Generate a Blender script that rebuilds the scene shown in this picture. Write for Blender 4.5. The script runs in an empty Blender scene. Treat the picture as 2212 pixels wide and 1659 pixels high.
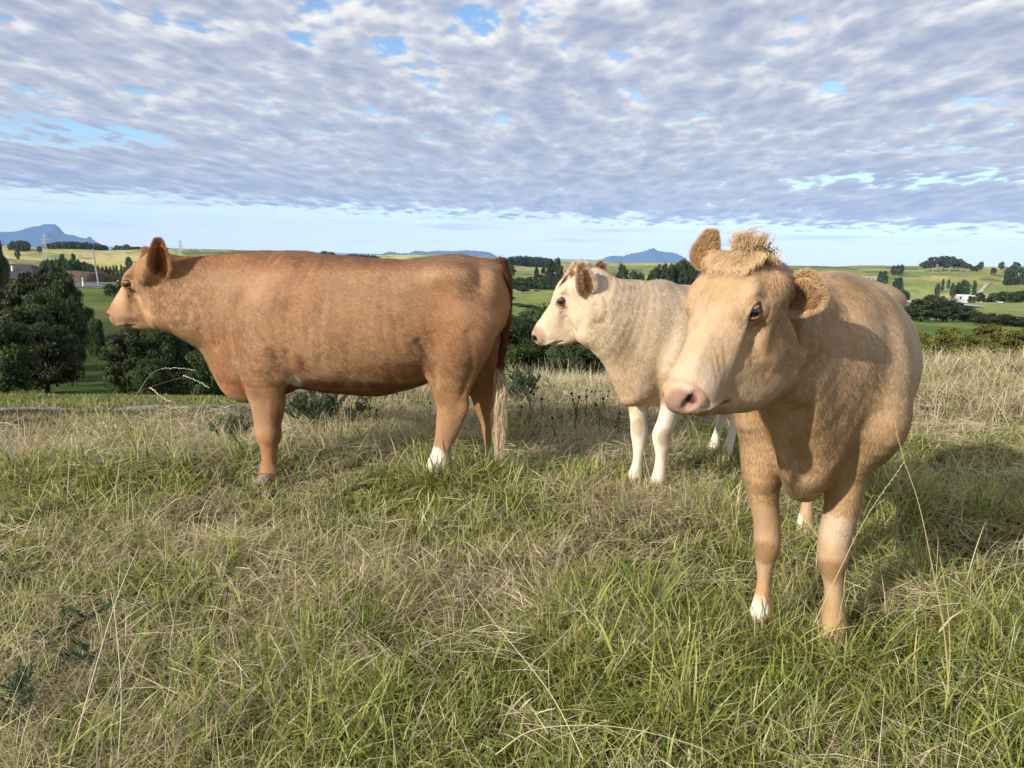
import bpy, math, random
import numpy as np
import openvdb
from math import radians, sin, cos, tan, atan2, pi
from mathutils import Vector, Matrix

sc = bpy.context.scene
COL = sc.collection
RNG = np.random.default_rng(7)

# ------------------------------------------------------------------ camera
HCAM = 1.40
PITCH = radians(9.46)
ROLL = radians(1.6)
FOC = 1660.0                      # focal length in units of a 2212 px wide picture
fwd = np.array([0, cos(PITCH), -sin(PITCH)])
r0 = np.array([1.0, 0, 0]); u0 = np.array([0, sin(PITCH), cos(PITCH)])
CR = cos(ROLL) * r0 + sin(ROLL) * u0
CU = -sin(ROLL) * r0 + cos(ROLL) * u0
CAM = np.array([0, 0, HCAM])
cam_d = bpy.data.cameras.new('camera'); cam = bpy.data.objects.new('camera', cam_d)
COL.objects.link(cam); sc.camera = cam
M = Matrix(((CR[0], CU[0], -fwd[0], CAM[0]), (CR[1], CU[1], -fwd[1], CAM[1]), (CR[2], CU[2], -fwd[2], CAM[2]), (0, 0, 0, 1)))
cam.matrix_world = M
cam_d.sensor_width = 36.0; cam_d.lens = 36.0 * FOC / 2212.0
cam_d.clip_start = 0.05; cam_d.clip_end = 200000.0

def at(px, py, Y):
    """point of the world at depth Y (metres north of the camera) in the direction of photo pixel px, py"""
    d = fwd + (px - 1106) / FOC * CR + (829.5 - py) / FOC * CU
    return CAM + d * (Y / d[1])

# ------------------------------------------------------------------ light and sky
SUN_AZ = radians(47)              # left of straight behind the camera
SUN_EL = radians(23.5)
sd = np.array([-sin(SUN_AZ) * cos(SUN_EL), -cos(SUN_AZ) * cos(SUN_EL), sin(SUN_EL)])
sun_d = bpy.data.lights.new('sun', 'SUN'); sun = bpy.data.objects.new('sun', sun_d)
COL.objects.link(sun)
sun.rotation_euler = Vector(sd).to_track_quat('Z', 'Y').to_euler()
sun_d.energy = 5.0; sun_d.angle = radians(0.9); sun_d.color = (1.0, 0.94, 0.85)

class NT:
    """small helper round a node tree"""
    def __init__(s, tree): s.t = tree; s.n = tree.nodes; s.l = tree.links
    def new(s, typ, ins=None, **kw):
        nd = s.n.new(typ)
        for k, v in kw.items(): setattr(nd, k, v)
        for k, v in (ins or {}).items():
            sk = nd.inputs[k]
            if isinstance(v, bpy.types.NodeSocket): s.l.new(v, sk)
            else: sk.default_value = v
        return nd
    def math(s, op, a, b=0.0, c=0.0, clamp=False):
        nd = s.new('ShaderNodeMath', {0: a, 1: b, 2: c}, operation=op, use_clamp=clamp); return nd.outputs[0]
    def vec(s, op, a, b=(0, 0, 0), out=0):
        nd = s.new('ShaderNodeVectorMath', {0: a, 1: b}, operation=op); return nd.outputs[out]
    def mapr(s, v, a, b, c=0.0, d=1.0, smooth=False):
        nd = s.new('ShaderNodeMapRange', {0: v, 1: a, 2: b, 3: c, 4: d}, clamp=True)
        if smooth: nd.interpolation_type = 'SMOOTHSTEP'
        return nd.outputs[0]
    def noise(s, v, scale, detail=4.0, rough=0.5, out=0, dist=0.0):
        nd = s.new('ShaderNodeTexNoise', {'Vector': v, 'Scale': scale, 'Detail': detail, 'Roughness': rough, 'Distortion': dist})
        return nd.outputs[out]
    def mix(s, f, a, b, blend='MIX'):
        nd = s.new('ShaderNodeMix', data_type='RGBA', blend_type=blend)
        for idx, v in ((0, f), (6, a), (7, b)):
            sk = nd.inputs[idx]
            if isinstance(v, bpy.types.NodeSocket): s.l.new(v, sk)
            else: sk.default_value = v if idx == 0 else (tuple(v) + (1,) if len(v) == 3 else v)
        return nd.outputs[2]
    def ramp(s, f, stops):
        nd = s.new('ShaderNodeValToRGB', {0: f}); e = nd.color_ramp.elements
        while len(e) < len(stops): e.new(0.5)
        for el, (p, c) in zip(e, stops): el.position = p; el.color = tuple(c) + (1,)
        return nd.outputs[0]

world = bpy.data.worlds.new('World'); sc.world = world; world.use_nodes = True
W = NT(world.node_tree); W.n.clear()
sky = W.new('ShaderNodeTexSky', sky_type='NISHITA', sun_disc=False, sun_elevation=SUN_EL,
            sun_rotation=atan2(sd[0], sd[1]), altitude=100.0, air_density=1.0, dust_density=0.2, ozone_density=4.0)
bg_sky = W.new('ShaderNodeBackground', {0: sky.outputs[0], 1: 0.15})
tc = W.new('ShaderNodeTexCoord')
dirn = tc.outputs['Generated']
sep = W.new('ShaderNodeSeparateXYZ', {0: dirn})
dz = W.math('MAXIMUM', sep.outputs[2], 0.0)
# the cloud deck is a thin layer far above: follow the view direction up to it
inv = W.math('DIVIDE', 1.0, W.math('ADD', dz, 0.085))
cx = W.math('MULTIPLY', sep.outputs[0], inv); cy = W.math('MULTIPLY', sep.outputs[1], inv)
deck = W.new('ShaderNodeCombineXYZ', {0: cx, 1: cy, 2: 0.0}).outputs[0]
warp = W.noise(deck, 0.9, 2.0, 0.5, out=1)
deckw = W.vec('ADD', deck, W.vec('MULTIPLY', W.vec('SUBTRACT', warp, (.5, .5, .5)), (.22, .14, 0)))
rows = W.vec('MULTIPLY', deckw, (1.45, .92, 1.0))                   # rolls lie across the view
def field(v):
    a = W.noise(v, 2.3, 8.0, 0.55)
    b = W.new('ShaderNodeTexVoronoi', {'Vector': v, 'Scale': 5.5, 'Smoothness': .75, 'Detail': 2.0, 'Roughness': .55}, feature='SMOOTH_F1').outputs[0]
    c = W.noise(v, 13.0, 3.0, 0.55)
    return W.math('ADD', W.math('ADD', a, W.math('MULTIPLY', W.math('SUBTRACT', .42, b), .62)), W.math('MULTIPLY', W.math('SUBTRACT', c, .5), .14))
d0 = field(rows)
d1 = field(W.vec('ADD', rows, (-.012, -.075, 0)))
big = W.noise(deck, 0.42, 2.0, 0.5)
dens = W.math('ADD', d0, W.math('MULTIPLY', W.math('SUBTRACT', big, .5), .5))
relief = W.math('SUBTRACT', d0, d1)
# thick parts are grey beneath, thin parts and sunward shoulders are white
thin = W.mapr(dens, .12, .60, 1.0, 0.0)
low = W.mapr(sep.outputs[2], .03, .42)                               # nearer the horizon one sees the shaded undersides
bright = W.math('ADD', W.math('MULTIPLY', thin, .55), W.math('MULTIPLY', relief, W.mapr(low, 0, 1, .50, 1.55)))
bright = W.math('ADD', bright, W.mapr(low, 0, 1, -.02, .26))
ccol = W.ramp(bright, [(0.0, (.31, .36, .52)), (.30, (.39, .43, .56)), (.55, (.52, .54, .635)), (.80, (.78, .775, .79)), (1.0, (.95, .935, .90))])
# gaps: a long opening low on the left, small ones high up, and a clear strip along the horizon
az_ = W.math('ARCTAN2', sep.outputs[0], sep.outputs[1])
def hole(a0, e0, ra, re, st):
    x = W.math('DIVIDE', W.math('SUBTRACT', az_, a0), ra); y = W.math('DIVIDE', W.math('SUBTRACT', sep.outputs[2], e0), re)
    r = W.math('ADD', W.math('MULTIPLY', x, x), W.math('MULTIPLY', y, y))
    return W.math('MULTIPLY', W.mapr(r, 0, 1, 1, 0), st)
holes = hole(-.52, .118, .15, .024, .42)
for a in ((-.60, .152, .07, .014, .3), (.46, .098, .20, .016, .34), (.05, .47, .25, .05, .12), (.36, .475, .30, .05, .22), (-.22, .235, .22, .018, .14), (-.04, .28, .12, .02, .12), (.36, .36, .3, .03, .10), (.62, .36, .12, .05, .18)):
    holes = W.math('ADD', holes, hole(*a))
edge = W.mapr(W.math('ADD', sep.outputs[2], W.math('ADD', W.math('MULTIPLY', W.math('SUBTRACT', d0, .5), .03), W.math('MULTIPLY', az_, .012))), .036, .050, 0, 1, True)
cover = W.mapr(W.math('SUBTRACT', W.math('SUBTRACT', dens, holes), W.mapr(low, 0, .6, -.12, .02)), -.17, .07, 0, 1, True)
wisp = W.mapr(W.noise(W.vec('MULTIPLY', dirn, (3, 3, 60)), 1.6, 4.0, .55), .52, .74, 0, .55, True)
wisp = W.math('MULTIPLY', wisp, W.mapr(sep.outputs[2], .004, .02))
mask = W.math('MAXIMUM', W.math('MULTIPLY', cover, edge), wisp)
bg_cloud = W.new('ShaderNodeBackground', {0: ccol, 1: .84})
# pale air low over the horizon, part of the clear sky itself
lowair = W.mapr(sep.outputs[2], -.02, .13, .92, 0, True)
pale = W.new('ShaderNodeBackground', {0: (.84, .93, .97, 1), 1: 1.0})
clear = W.new('ShaderNodeMixShader', {0: lowair, 1: bg_sky.outputs[0], 2: pale.outputs[0]})
wmix = W.new('ShaderNodeMixShader', {0: mask, 1: clear.outputs[0], 2: bg_cloud.outputs[0]})
world_surface = wmix.outputs[0]

wout = W.new('ShaderNodeOutputWorld')
W.l.new(world_surface, wout.inputs[0])

sc.view_settings.view_transform = 'Standard'; sc.view_settings.look = 'None'
sc.view_settings.exposure = 0.38; sc.view_settings.gamma = 1.0; sc.view_settings.use_curve_mapping = False
sc.cycles.max_bounces = 8; sc.cycles.volume_bounces = 1; sc.cycles.diffuse_bounces = 3; sc.cycles.transparent_max_bounces = 8
sc.cycles.use_adaptive_sampling = True; sc.cycles.adaptive_threshold = 0.015

# ------------------------------------------------------------------ object helpers
def link(o, parent=None):
    COL.objects.link(o)
    if parent is not None: o.parent = parent
    return o

def tag(o, label=None, cat=None, group=None, kind=None):
    for k, v in (('label', label), ('category', cat), ('group', group), ('kind', kind)):
        if v: o[k] = v
    return o

def empty(name, loc=(0, 0, 0)):
    o = bpy.data.objects.new(name, None); COL.objects.link(o); o.location = loc; o.empty_display_size = 0.2
    return o

def mesh_np(name, V, Q, mat=None, parent=None, col=None, uv=None, smooth=True, colname='coat'):
    """mesh from numpy vertices and equal-length faces; parents are unrotated, so subtract their place"""
    me = bpy.data.meshes.new(name)
    V = np.asarray(V, dtype=np.float32)
    if parent is not None:
        off = np.array(parent_loc(parent), dtype=np.float32); V = V - off
    Q = np.asarray(Q, dtype=np.int32); k = Q.shape[1]
    me.vertices.add(len(V)); me.vertices.foreach_set('co', V.ravel())
    me.loops.add(Q.size); me.loops.foreach_set('vertex_index', Q.ravel())
    me.polygons.add(len(Q)); me.polygons.foreach_set('loop_start', np.arange(0, Q.size, k, dtype=np.int32))
    me.polygons.foreach_set('use_smooth', np.full(len(Q), smooth))
    if col is not None:
        a = me.color_attributes.new(colname, 'FLOAT_COLOR', 'POINT')
        c = np.ones((len(V), 4), dtype=np.float32); c[:, :col.shape[1]] = col
        a.data.foreach_set('color', c.ravel())
    me.update(calc_edges=True)
    o = bpy.data.objects.new(name, me)
    if mat: me.materials.append(mat)
    link(o, parent)
    return o

def parent_loc(p):
    v = Vector((0, 0, 0))
    while p is not None: v += p.location; p = p.parent
    return v

def nrm(a): return a / np.maximum(np.linalg.norm(a, axis=-1, keepdims=True), 1e-9)

def ribbons(name, P, Wd, side, mat, parent=None, col=None, colname='coat', normals=None):
    """many thin tapering strands as one mesh. P (n,k,3) points, Wd (n,k) widths, side (n,3) or (n,k,3) direction of the width"""
    n, k = P.shape[:2]
    if side.ndim == 2: side = side[:, None, :]
    off = side * (Wd[..., None] * 0.5)
    V = np.stack([P - off, P + off], axis=2).reshape(-1, 3)
    base = (np.arange(n) * k * 2)[:, None]
    j = np.arange(k - 1)[None, :] * 2
    a = base + j
    Q = np.stack([a, a + 1, a + 3, a + 2], axis=2).reshape(-1, 4)
    c = None
    if col is not None:
        if col.ndim == 2: col = np.repeat(col[:, None, :], k, axis=1)
        c = np.repeat(col[:, :, None, :], 2, axis=2).reshape(-1, 3)
    o = mesh_np(name, V, Q, mat, parent, c, colname=colname)
    if normals is not None:
        nn = np.repeat(normals, k * 2, axis=0)
        o.data.normals_split_custom_set_from_vertices(nn.tolist())
    return o

# value noise in numpy, for shapes and for coat colours
_perm = np.random.default_rng(3).random((64, 64, 64)).astype(np.float32)
def vnoise(P, scale):
    q = np.asarray(P, dtype=np.float64) * scale
    i = np.floor(q).astype(int); f = q - i; f = f * f * (3 - 2 * f)
    r = 0.0
    for dx in (0, 1):
        for dy in (0, 1):
            for dz in (0, 1):
                w = (f[..., 0] if dx else 1 - f[..., 0]) * (f[..., 1] if dy else 1 - f[..., 1]) * (f[..., 2] if dz else 1 - f[..., 2])
                r = r + w * _perm[(i[..., 0] + dx) % 64, (i[..., 1] + dy) % 64, (i[..., 2] + dz) % 64]
    return r
def fbm(P, scale, octs=3):
    r = 0; a = 0.5; t = 0
    for o in range(octs):
        r = r + a * vnoise(np.asarray(P) + 17.3 * o, scale * 2 ** o); t += a; a *= 0.5
    return r / t

# ------------------------------------------------------------------ sculpting with a distance field
def catmull(A, sub=4):
    A = np.asarray(A, dtype=float); n = len(A)
    if n < 3: 
        t = np.linspace(0, 1, sub + 1)[:, None]; return A[0] * (1 - t) + A[-1] * t
    E = np.vstack([2 * A[0] - A[1], A, 2 * A[-1] - A[-2]])
    out = []
    for i in range(n - 1):
        p0, p1, p2, p3 = E[i:i + 4]
        for t in np.arange(sub) / sub:
            out.append(0.5 * ((2 * p1) + (-p0 + p2) * t + (2 * p0 - 5 * p1 + 4 * p2 - p3) * t * t + (-p0 + 3 * p1 - 3 * p2 + p3) * t ** 3))
    out.append(A[-1])
    return np.array(out)

class Field:
    def __init__(s, lo, hi, h):
        s.lo = np.array(lo, float); s.h = h
        s.n = np.ceil((np.array(hi) - s.lo) / h).astype(int) + 1
        s.F = np.full(s.n, 0.2, dtype=np.float32)
    def box(s, lo, hi):
        a = np.clip(np.floor((lo - s.lo) / s.h).astype(int), 0, s.n); b = np.clip(np.ceil((hi - s.lo) / s.h).astype(int) + 1, 0, s.n)
        if (b <= a).any(): return None, None
        sl = tuple(slice(i, j) for i, j in zip(a, b))
        ax = [s.lo[i] + s.h * np.arange(a[i], b[i]) for i in range(3)]
        g = np.stack(np.meshgrid(*ax, indexing='ij'), axis=-1).astype(np.float32)
        return sl, g
    def join(s, sl, d, k, sub):
        f = s.F[sl]
        if sub:
            d = -d; hh = np.maximum(k - np.abs(f - d), 0) / k if k > 0 else 0
            s.F[sl] = np.maximum(f, d) + hh * hh * k * 0.25
        else:
            hh = np.maximum(k - np.abs(f - d), 0) / k if k > 0 else 0
            s.F[sl] = np.minimum(f, d) - hh * hh * k * 0.25
    def loft(s, st, lat=(0, 1, 0), k=0.03, sub=False, samp=4):
        """st: rows (x, y, z, w, h): w half width along lat, h half height across it"""
        A = catmull(st, samp) if len(st) > 1 else np.array([list(st[0]), list(st[0])])
        A[:, 3:] = np.maximum(A[:, 3:], 0.002)
        C = A[:, :3]; R = A[:, 3:]
        m = R.max() + k + 0.012
        sl, g = s.box(C.min(0) - m, C.max(0) + m)
        if sl is None: return
        lat = nrm(np.array(lat, float)); out = None
        for i in range(len(C) - 1):
            a, b = C[i], C[i + 1]; ab = b - a; L2 = max(ab @ ab, 1e-12)
            # local box for this segment
            mm = max(R[i].max(), R[i + 1].max()) + k + 0.012
            lo = np.minimum(a, b) - mm; hi = np.maximum(a, b) + mm
            o0 = np.array([sl[j].start for j in range(3)])
            ia = np.clip(np.floor((lo - s.lo) / s.h).astype(int) - o0, 0, g.shape[:3]); ib = np.clip(np.ceil((hi - s.lo) / s.h).astype(int) + 1 - o0, 0, g.shape[:3])
            if (ib <= ia).any(): continue
            ls = tuple(slice(x, y) for x, y in zip(ia, ib)); p = g[ls]
            if out is None: out = np.full(g.shape[:3], 0.2, dtype=np.float32)
            t = np.clip(((p - a) @ ab) / L2, 0, 1)
            q = p - (a + t[..., None] * ab)
            ax = ab / math.sqrt(L2) if L2 > 1e-10 else np.cross(lat, (0.3, 0.5, 0.8))
            la = nrm(lat - ax * (lat @ ax)); up = np.cross(ax, la); up = up / np.linalg.norm(up)
            w = R[i, 0] + t * (R[i + 1, 0] - R[i, 0]); h = R[i, 1] + t * (R[i + 1, 1] - R[i, 1])
            u = q @ la; v = q @ up; x = q @ ax; e = np.minimum(w, h)
            k0 = np.sqrt((u / w) ** 2 + (v / h) ** 2 + (x / e) ** 2)
            k1 = np.sqrt((u / w ** 2) ** 2 + (v / h ** 2) ** 2 + (x / e ** 2) ** 2)
            d = np.where(k1 > 1e-6, k0 * (k0 - 1) / np.maximum(k1, 1e-6), -e)
            out[ls] = np.minimum(out[ls], d)
        if out is not None: s.join(sl, out, k, sub)
    def ell(s, c, r, k=0.03, sub=False, rot=None):
        c = np.array(c, float); r = np.array(r, float); m = r.max() + k + 0.01
        sl, g = s.box(c - m, c + m)
        if sl is None: return
        q = g - c
        if rot is not None: q = q @ np.array(rot).T      # rows of rot: the ellipsoid's own axes
        k0 = np.sqrt(((q / r) ** 2).sum(-1)); k1 = np.sqrt(((q / r ** 2) ** 2).sum(-1))
        d = np.where(k1 > 1e-6, k0 * (k0 - 1) / np.maximum(k1, 1e-6), -r.min())
        s.join(sl, d.astype(np.float32), k, sub)
    def blur(s, n=1):
        for _ in range(n):
            for ax in range(3):
                F = s.F; s.F = 0.5 * F + 0.25 * (np.roll(F, 1, ax) + np.roll(F, -1, ax))
    def polys(s):
        F = s.F.copy()
        for ax in range(3):
            sl = [slice(None)] * 3
            for e in (0, -1): sl[ax] = e; F[tuple(sl)] = 0.2
        gr = openvdb.FloatGrid(0.2); gr.copyFromArray(F)
        pts, quads = gr.convertToQuads(0.0)
        return np.array(pts) * s.h + s.lo, np.array(quads)

def subdivide(V, Q):
    """every quad into four"""
    E = np.concatenate([Q[:, [0, 1]], Q[:, [1, 2]], Q[:, [2, 3]], Q[:, [3, 0]]]); E.sort(axis=1)
    key = E[:, 0].astype(np.int64) * len(V) + E[:, 1]; u, inv = np.unique(key, return_inverse=True)
    em = (V[u // len(V)] + V[u % len(V)]) / 2; n = len(V); m = len(Q); inv = inv.reshape(4, m) + n
    fc = V[Q].mean(1); c = np.arange(m) + n + len(u)
    nQ = np.concatenate([np.stack([Q[:, i], inv[i], c, inv[(i + 3) % 4]], 1) for i in range(4)])
    return np.vstack([V, em, fc]), nQ

def line_dist(p, line):
    """distance of 2-D or 3-D points to a polyline"""
    L = np.array(line, float); d = np.full(len(p), 9.0)
    for a, b in zip(L[:-1], L[1:]):
        ab = b - a; t = np.clip(((p - a) @ ab) / (ab @ ab), 0, 1); d = np.minimum(d, np.linalg.norm(p - a - t[:, None] * ab, axis=1))
    return d

def quad_normals(V, Q):
    n = np.cross(V[Q[:, 2]] - V[Q[:, 0]], V[Q[:, 3]] - V[Q[:, 1]])
    vn = np.zeros_like(V)
    for i in range(4): np.add.at(vn, Q[:, i], n)
    return nrm(vn)

# ------------------------------------------------------------------ cattle
class Head:
    """a head in its own axes: x from poll to muzzle along the face, y to its left, z out of the forehead"""
    def __init__(s, poll, muzzle, roll_up, size=1.0):
        s.o = np.array(poll, float); x = np.array(muzzle, float) - s.o
        s.k = size; s.x = nrm(x); up = np.array(roll_up, float)
        s.z = nrm(up - s.x * (up @ s.x)); s.y = np.cross(s.z, s.x)
        s.R = np.array([s.x, s.y, s.z])
    def w(s, p): return s.o + (np.asarray(p, float) * s.k) @ s.R
    def st(s, rows):
        rows = np.array(rows, float); P = s.w(rows[:, :3])
        return np.hstack([P, rows[:, 3:] * s.k])
    def build(s, f, wf=1.0):
        K = s.k; y = s.y
        f.loft(s.st([(0, 0, -.120, .066, .070), (.04, 0, -.10, .094, .105), (.09, 0, -.082, .108 * wf, .118), (.145, 0, -.07, .110 * wf, .116),
                     (.20, 0, -.064, .104, .100), (.26, 0, -.062, .084, .084), (.33, 0, -.060, .068, .072), (.40, 0, -.056, .062, .064),
                     (.45, 0, -.053, .066, .062), (.478, 0, -.052, .062, .054)]), y, k=.02 * K)
        for sg in (1, -1):
            f.ell(s.w((.155, sg * .052, -.175)), np.array((.110, .050, .125)) * K, k=.05 * K, rot=s.R)      # cheek
            f.loft(s.st([(.06, sg * .050, -.255, .034, .07), (.14, sg * .048, -.30, .030, .05), (.22, sg * .042, -.285, .028, .042), (.31, sg * .034, -.235, .027, .036), (.39, sg * .027, -.180, .027, .028)]), y, k=.045 * K)
            f.loft(s.st([(.12, sg * .080, .014, .018, .018), (.165, sg * .092, .014, .020, .018), (.205, sg * .086, .006, .016, .016)]), y, k=.03 * K)   # brow
            f.loft(s.st([(.235, sg * .080, -.045, .018, .016), (.31, sg * .060, -.080, .014, .016)]), y, k=.03 * K)   # cheek bone
            f.ell(s.w((.06, sg * .112, -.06)), np.array((.04, .032, .04)) * K, k=.04 * K, rot=s.R)      # ear root
            f.loft(s.st([(.215, sg * .098, -.075, .016, .020), (.30, sg * .078, -.125, .014, .018)]), y, k=.05 * K, sub=True)   # hollow before the cheek
            f.loft(s.st([(.30, sg * .020, .004, .010, .008), (.42, sg * .022, -.002, .010, .008)]), y, k=.02 * K)     # edges of the nose bone
            f.loft(s.st([(.20, sg * .056, -.175, .036, .09), (.29, sg * .047, -.150, .031, .080), (.37, sg * .042, -.128, .028, .062), (.43, sg * .038, -.108, .026, .045)]), y, k=.035 * K)   # side of the mouth
            f.ell(s.w((.437, sg * .044, -.086)), np.array((.050, .030, .046)) * K, k=.03 * K, rot=s.R)   # upper lip
        f.loft(s.st([(.07, 0, -.24, .06, .09), (.15, 0, -.27, .06, .075), (.24, 0, -.248, .055, .07), (.32, 0, -.208, .050, .06), (.39, 0, -.170, .047, .045), (.445, 0, -.142, .043, .034)]), y, k=.03 * K)    # jaw and chin
        [f.ell(s.w((.480, q * .030, -.042)), np.array((.019, .036, .042)) * K, k=.018 * K, rot=s.R) for q in (1, -1)]             # nose pad
        f.ell(s.w((.02, 0, -.02)), np.array((.035, .055, .035)) * K, k=.04 * K, rot=s.R)                 # poll
        for sg in (1, -1):
            f.ell(s.w((.185, sg * .117, -.014)), np.array((.024, .018, .017)) * K, k=.018 * K, sub=True, rot=s.R)   # eye socket
            f.loft(s.st([(.478, sg * .068, -.020, .012, .010), (.492, sg * .052, -.030, .017, .013), (.508, sg * .034, -.042, .014, .012)]), y, k=.012 * K, sub=True)  # nostril
            f.loft(s.st([(.512, sg * .008, -.098, .012, .005), (.484, sg * .054, -.112, .016, .0055), (.438, sg * .070, -.138, .017, .0055), (.400, sg * .072, -.166, .010, .004)]), y, k=.008 * K, sub=True)  # mouth
        f.loft(s.st([(.512, 0, -.055, .003, .02), (.508, 0, -.09, .003, .02)]), y, k=.006 * K, sub=True)
    def extras(s, root, mats, lid_col, look=None, ears=None, ear_cols=None, seed=0):
        K = s.k
        for sg in (1, -1):
            c = s.w((.187, sg * .096, -.016)); r = .0215 * K
            eye = sphere_obj('eye', c, r, mats['eye'], root)
            ax = nrm(s.y * sg * 0.9 + s.x * .25 + s.z * .12)      # looking sideways and a little forward
            ux = s.x * cos(.56) + s.z * sin(.56); uz = s.z * cos(.56) - s.x * sin(.56); pup_u = nrm(ux - ax * (ux @ ax))
            # upper and lower lid: curved bands over the ball
            for nm, a0, a1 in (('upper_eyelid', 34, 80), ('lower_eyelid', -72, -30)):
                th = np.radians(np.linspace(-100, 100, 21))[:, None]; ph = np.radians(np.linspace(a0, a1, 7))[None, :]
                prof = np.abs(np.cos(th)) ** .5
                pe = ph * (0.25 + 0.75 * prof) if a0 > 0 else ph * (0.3 + 0.7 * prof)
                rr = r * (1.10 + 0.04 * np.cos(np.linspace(-1, 1, 7) * pi / 2)[None, :])
                D = (np.cos(pe) * np.cos(th))[..., None] * ax + (np.cos(pe) * np.sin(th))[..., None] * pup_u + (np.sin(pe) * np.ones_like(th))[..., None] * (uz - ax * (uz @ ax))
                V = c + D * rr[..., None]; V = V.reshape(-1, 3)
                i = np.arange(20)[:, None] * 7; j = np.arange(6)[None, :]; a = i + j
                Q = np.stack([a, a + 1, a + 8, a + 7], -1).reshape(-1, 4)
                o = mesh_np(nm, V, Q, mats['lid'], root, np.tile(np.array(lid_col, float), (len(V), 1)))
                md = o.modifiers.new('thick', 'SOLIDIFY'); md.thickness = .0028 * K; md.offset = 0

def head_detail(h, P, N):
    """fine folds of the head: how far each skin point moves along its normal, and how dark the fold is painted"""
    q = (P - h.o) @ h.R.T / h.k; a = np.abs(q[:, 1]); d = np.zeros(len(P)); dark = np.zeros(len(P)); inh = (q[:, 0] > -.05) & (q[:, 0] < .56) & (q[:, 2] < .12) & (q[:, 2] > -.40) & (a < .16)
    q = q[inh]; a = a[inh]; xz = q[:, [0, 2]]; dd = np.zeros(len(q)); dk = np.zeros(len(q))
    g = lambda D, w: np.exp(-(D / w) ** 2)
    m = line_dist(xz, [(.53, -.096), (.505, -.100), (.475, -.113), (.44, -.136), (.40, -.166)]); on = g(m, .0055) * (a > .004); dd -= .0075 * on; dk += .85 * g(m, .0045)  # crease shade of the mouth also painted into the skin colour
    lip = g(line_dist(xz, [(.50, -.084), (.47, -.097), (.43, -.120)]), .010); dd += .004 * lip
    eye = np.stack([q[:, 0] - .187, q[:, 2] + .016], 1); er = np.sqrt((eye[:, 0] / 1.25) ** 2 + eye[:, 1] ** 2); side = a > .06
    dd += side * (.0045 * g(er - .026, .006) - .0035 * g(er - .040, .006) * (eye[:, 1] > -.01) - .003 * g(er - .046, .005) * (eye[:, 1] < 0)); dk += side * .35 * g(er - .021, .006)
    dd -= side * .004 * g(line_dist(xz, [(.21, -.022), (.235, -.040), (.25, -.060)]), .006)          # tear line
    dk += side * .35 * g(line_dist(xz, [(.208, -.020), (.225, -.036)]), .005)
    dd -= .006 * g(line_dist(xz, [(.25, -.10), (.275, -.15), (.262, -.21)]), .014) * side              # edge of the cheek muscle
    dd += .005 * g(line_dist(xz, [(.225, -.11), (.24, -.16), (.225, -.21)]), .018) * side
    pad = line_dist(xz, [(.468, .022), (.452, -.010), (.458, -.055), (.470, -.085)]); dd -= .0028 * g(pad, .006); dk += .20 * g(pad, .007)
    n3 = np.stack([q[:, 0], q[:, 1], q[:, 2]], 1); nose = np.clip((q[:, 0] - .455) / .02, 0, 1) * (q[:, 2] > -.095)
    dd += nose * .0022 * (vnoise(n3, 190) - .5)
    dd += .0035 * (fbm(n3 + 3, 30, 2) - .5) * (1 - nose)
    for k, (x0, z0, x1, z1) in enumerate([(.30, -.010, .34, -.050), (.33, -.012, .37, -.055), (.36, -.018, .395, -.060)]): dd -= .0018 * g(line_dist(xz, [(x0, z0), (x1, z1)]), .006)
    d[inh] = dd * h.k; dark[inh] = np.clip(dk, 0, .92); return d, dark

def sphere_obj(name, c, r, mat, parent, seg=24, squash=(1, 1, 1)):
    th = np.linspace(0, pi, seg // 2 + 1)[:, None]; ph = np.linspace(0, 2 * pi, seg, endpoint=False)[None, :]
    V = np.stack([np.sin(th) * np.cos(ph) * squash[0], np.sin(th) * np.sin(ph) * squash[1], np.cos(th) * np.ones_like(ph) * squash[2]], -1).reshape(-1, 3) * r + np.array(c)
    i = np.arange(seg // 2)[:, None] * seg; j = np.arange(seg)[None, :]; jn = (j + 1) % seg
    Q = np.stack([i + j, i + seg + j, i + seg + jn, i + jn], -1).reshape(-1, 4)
    return mesh_np(name, V, Q, mat, parent)

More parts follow.
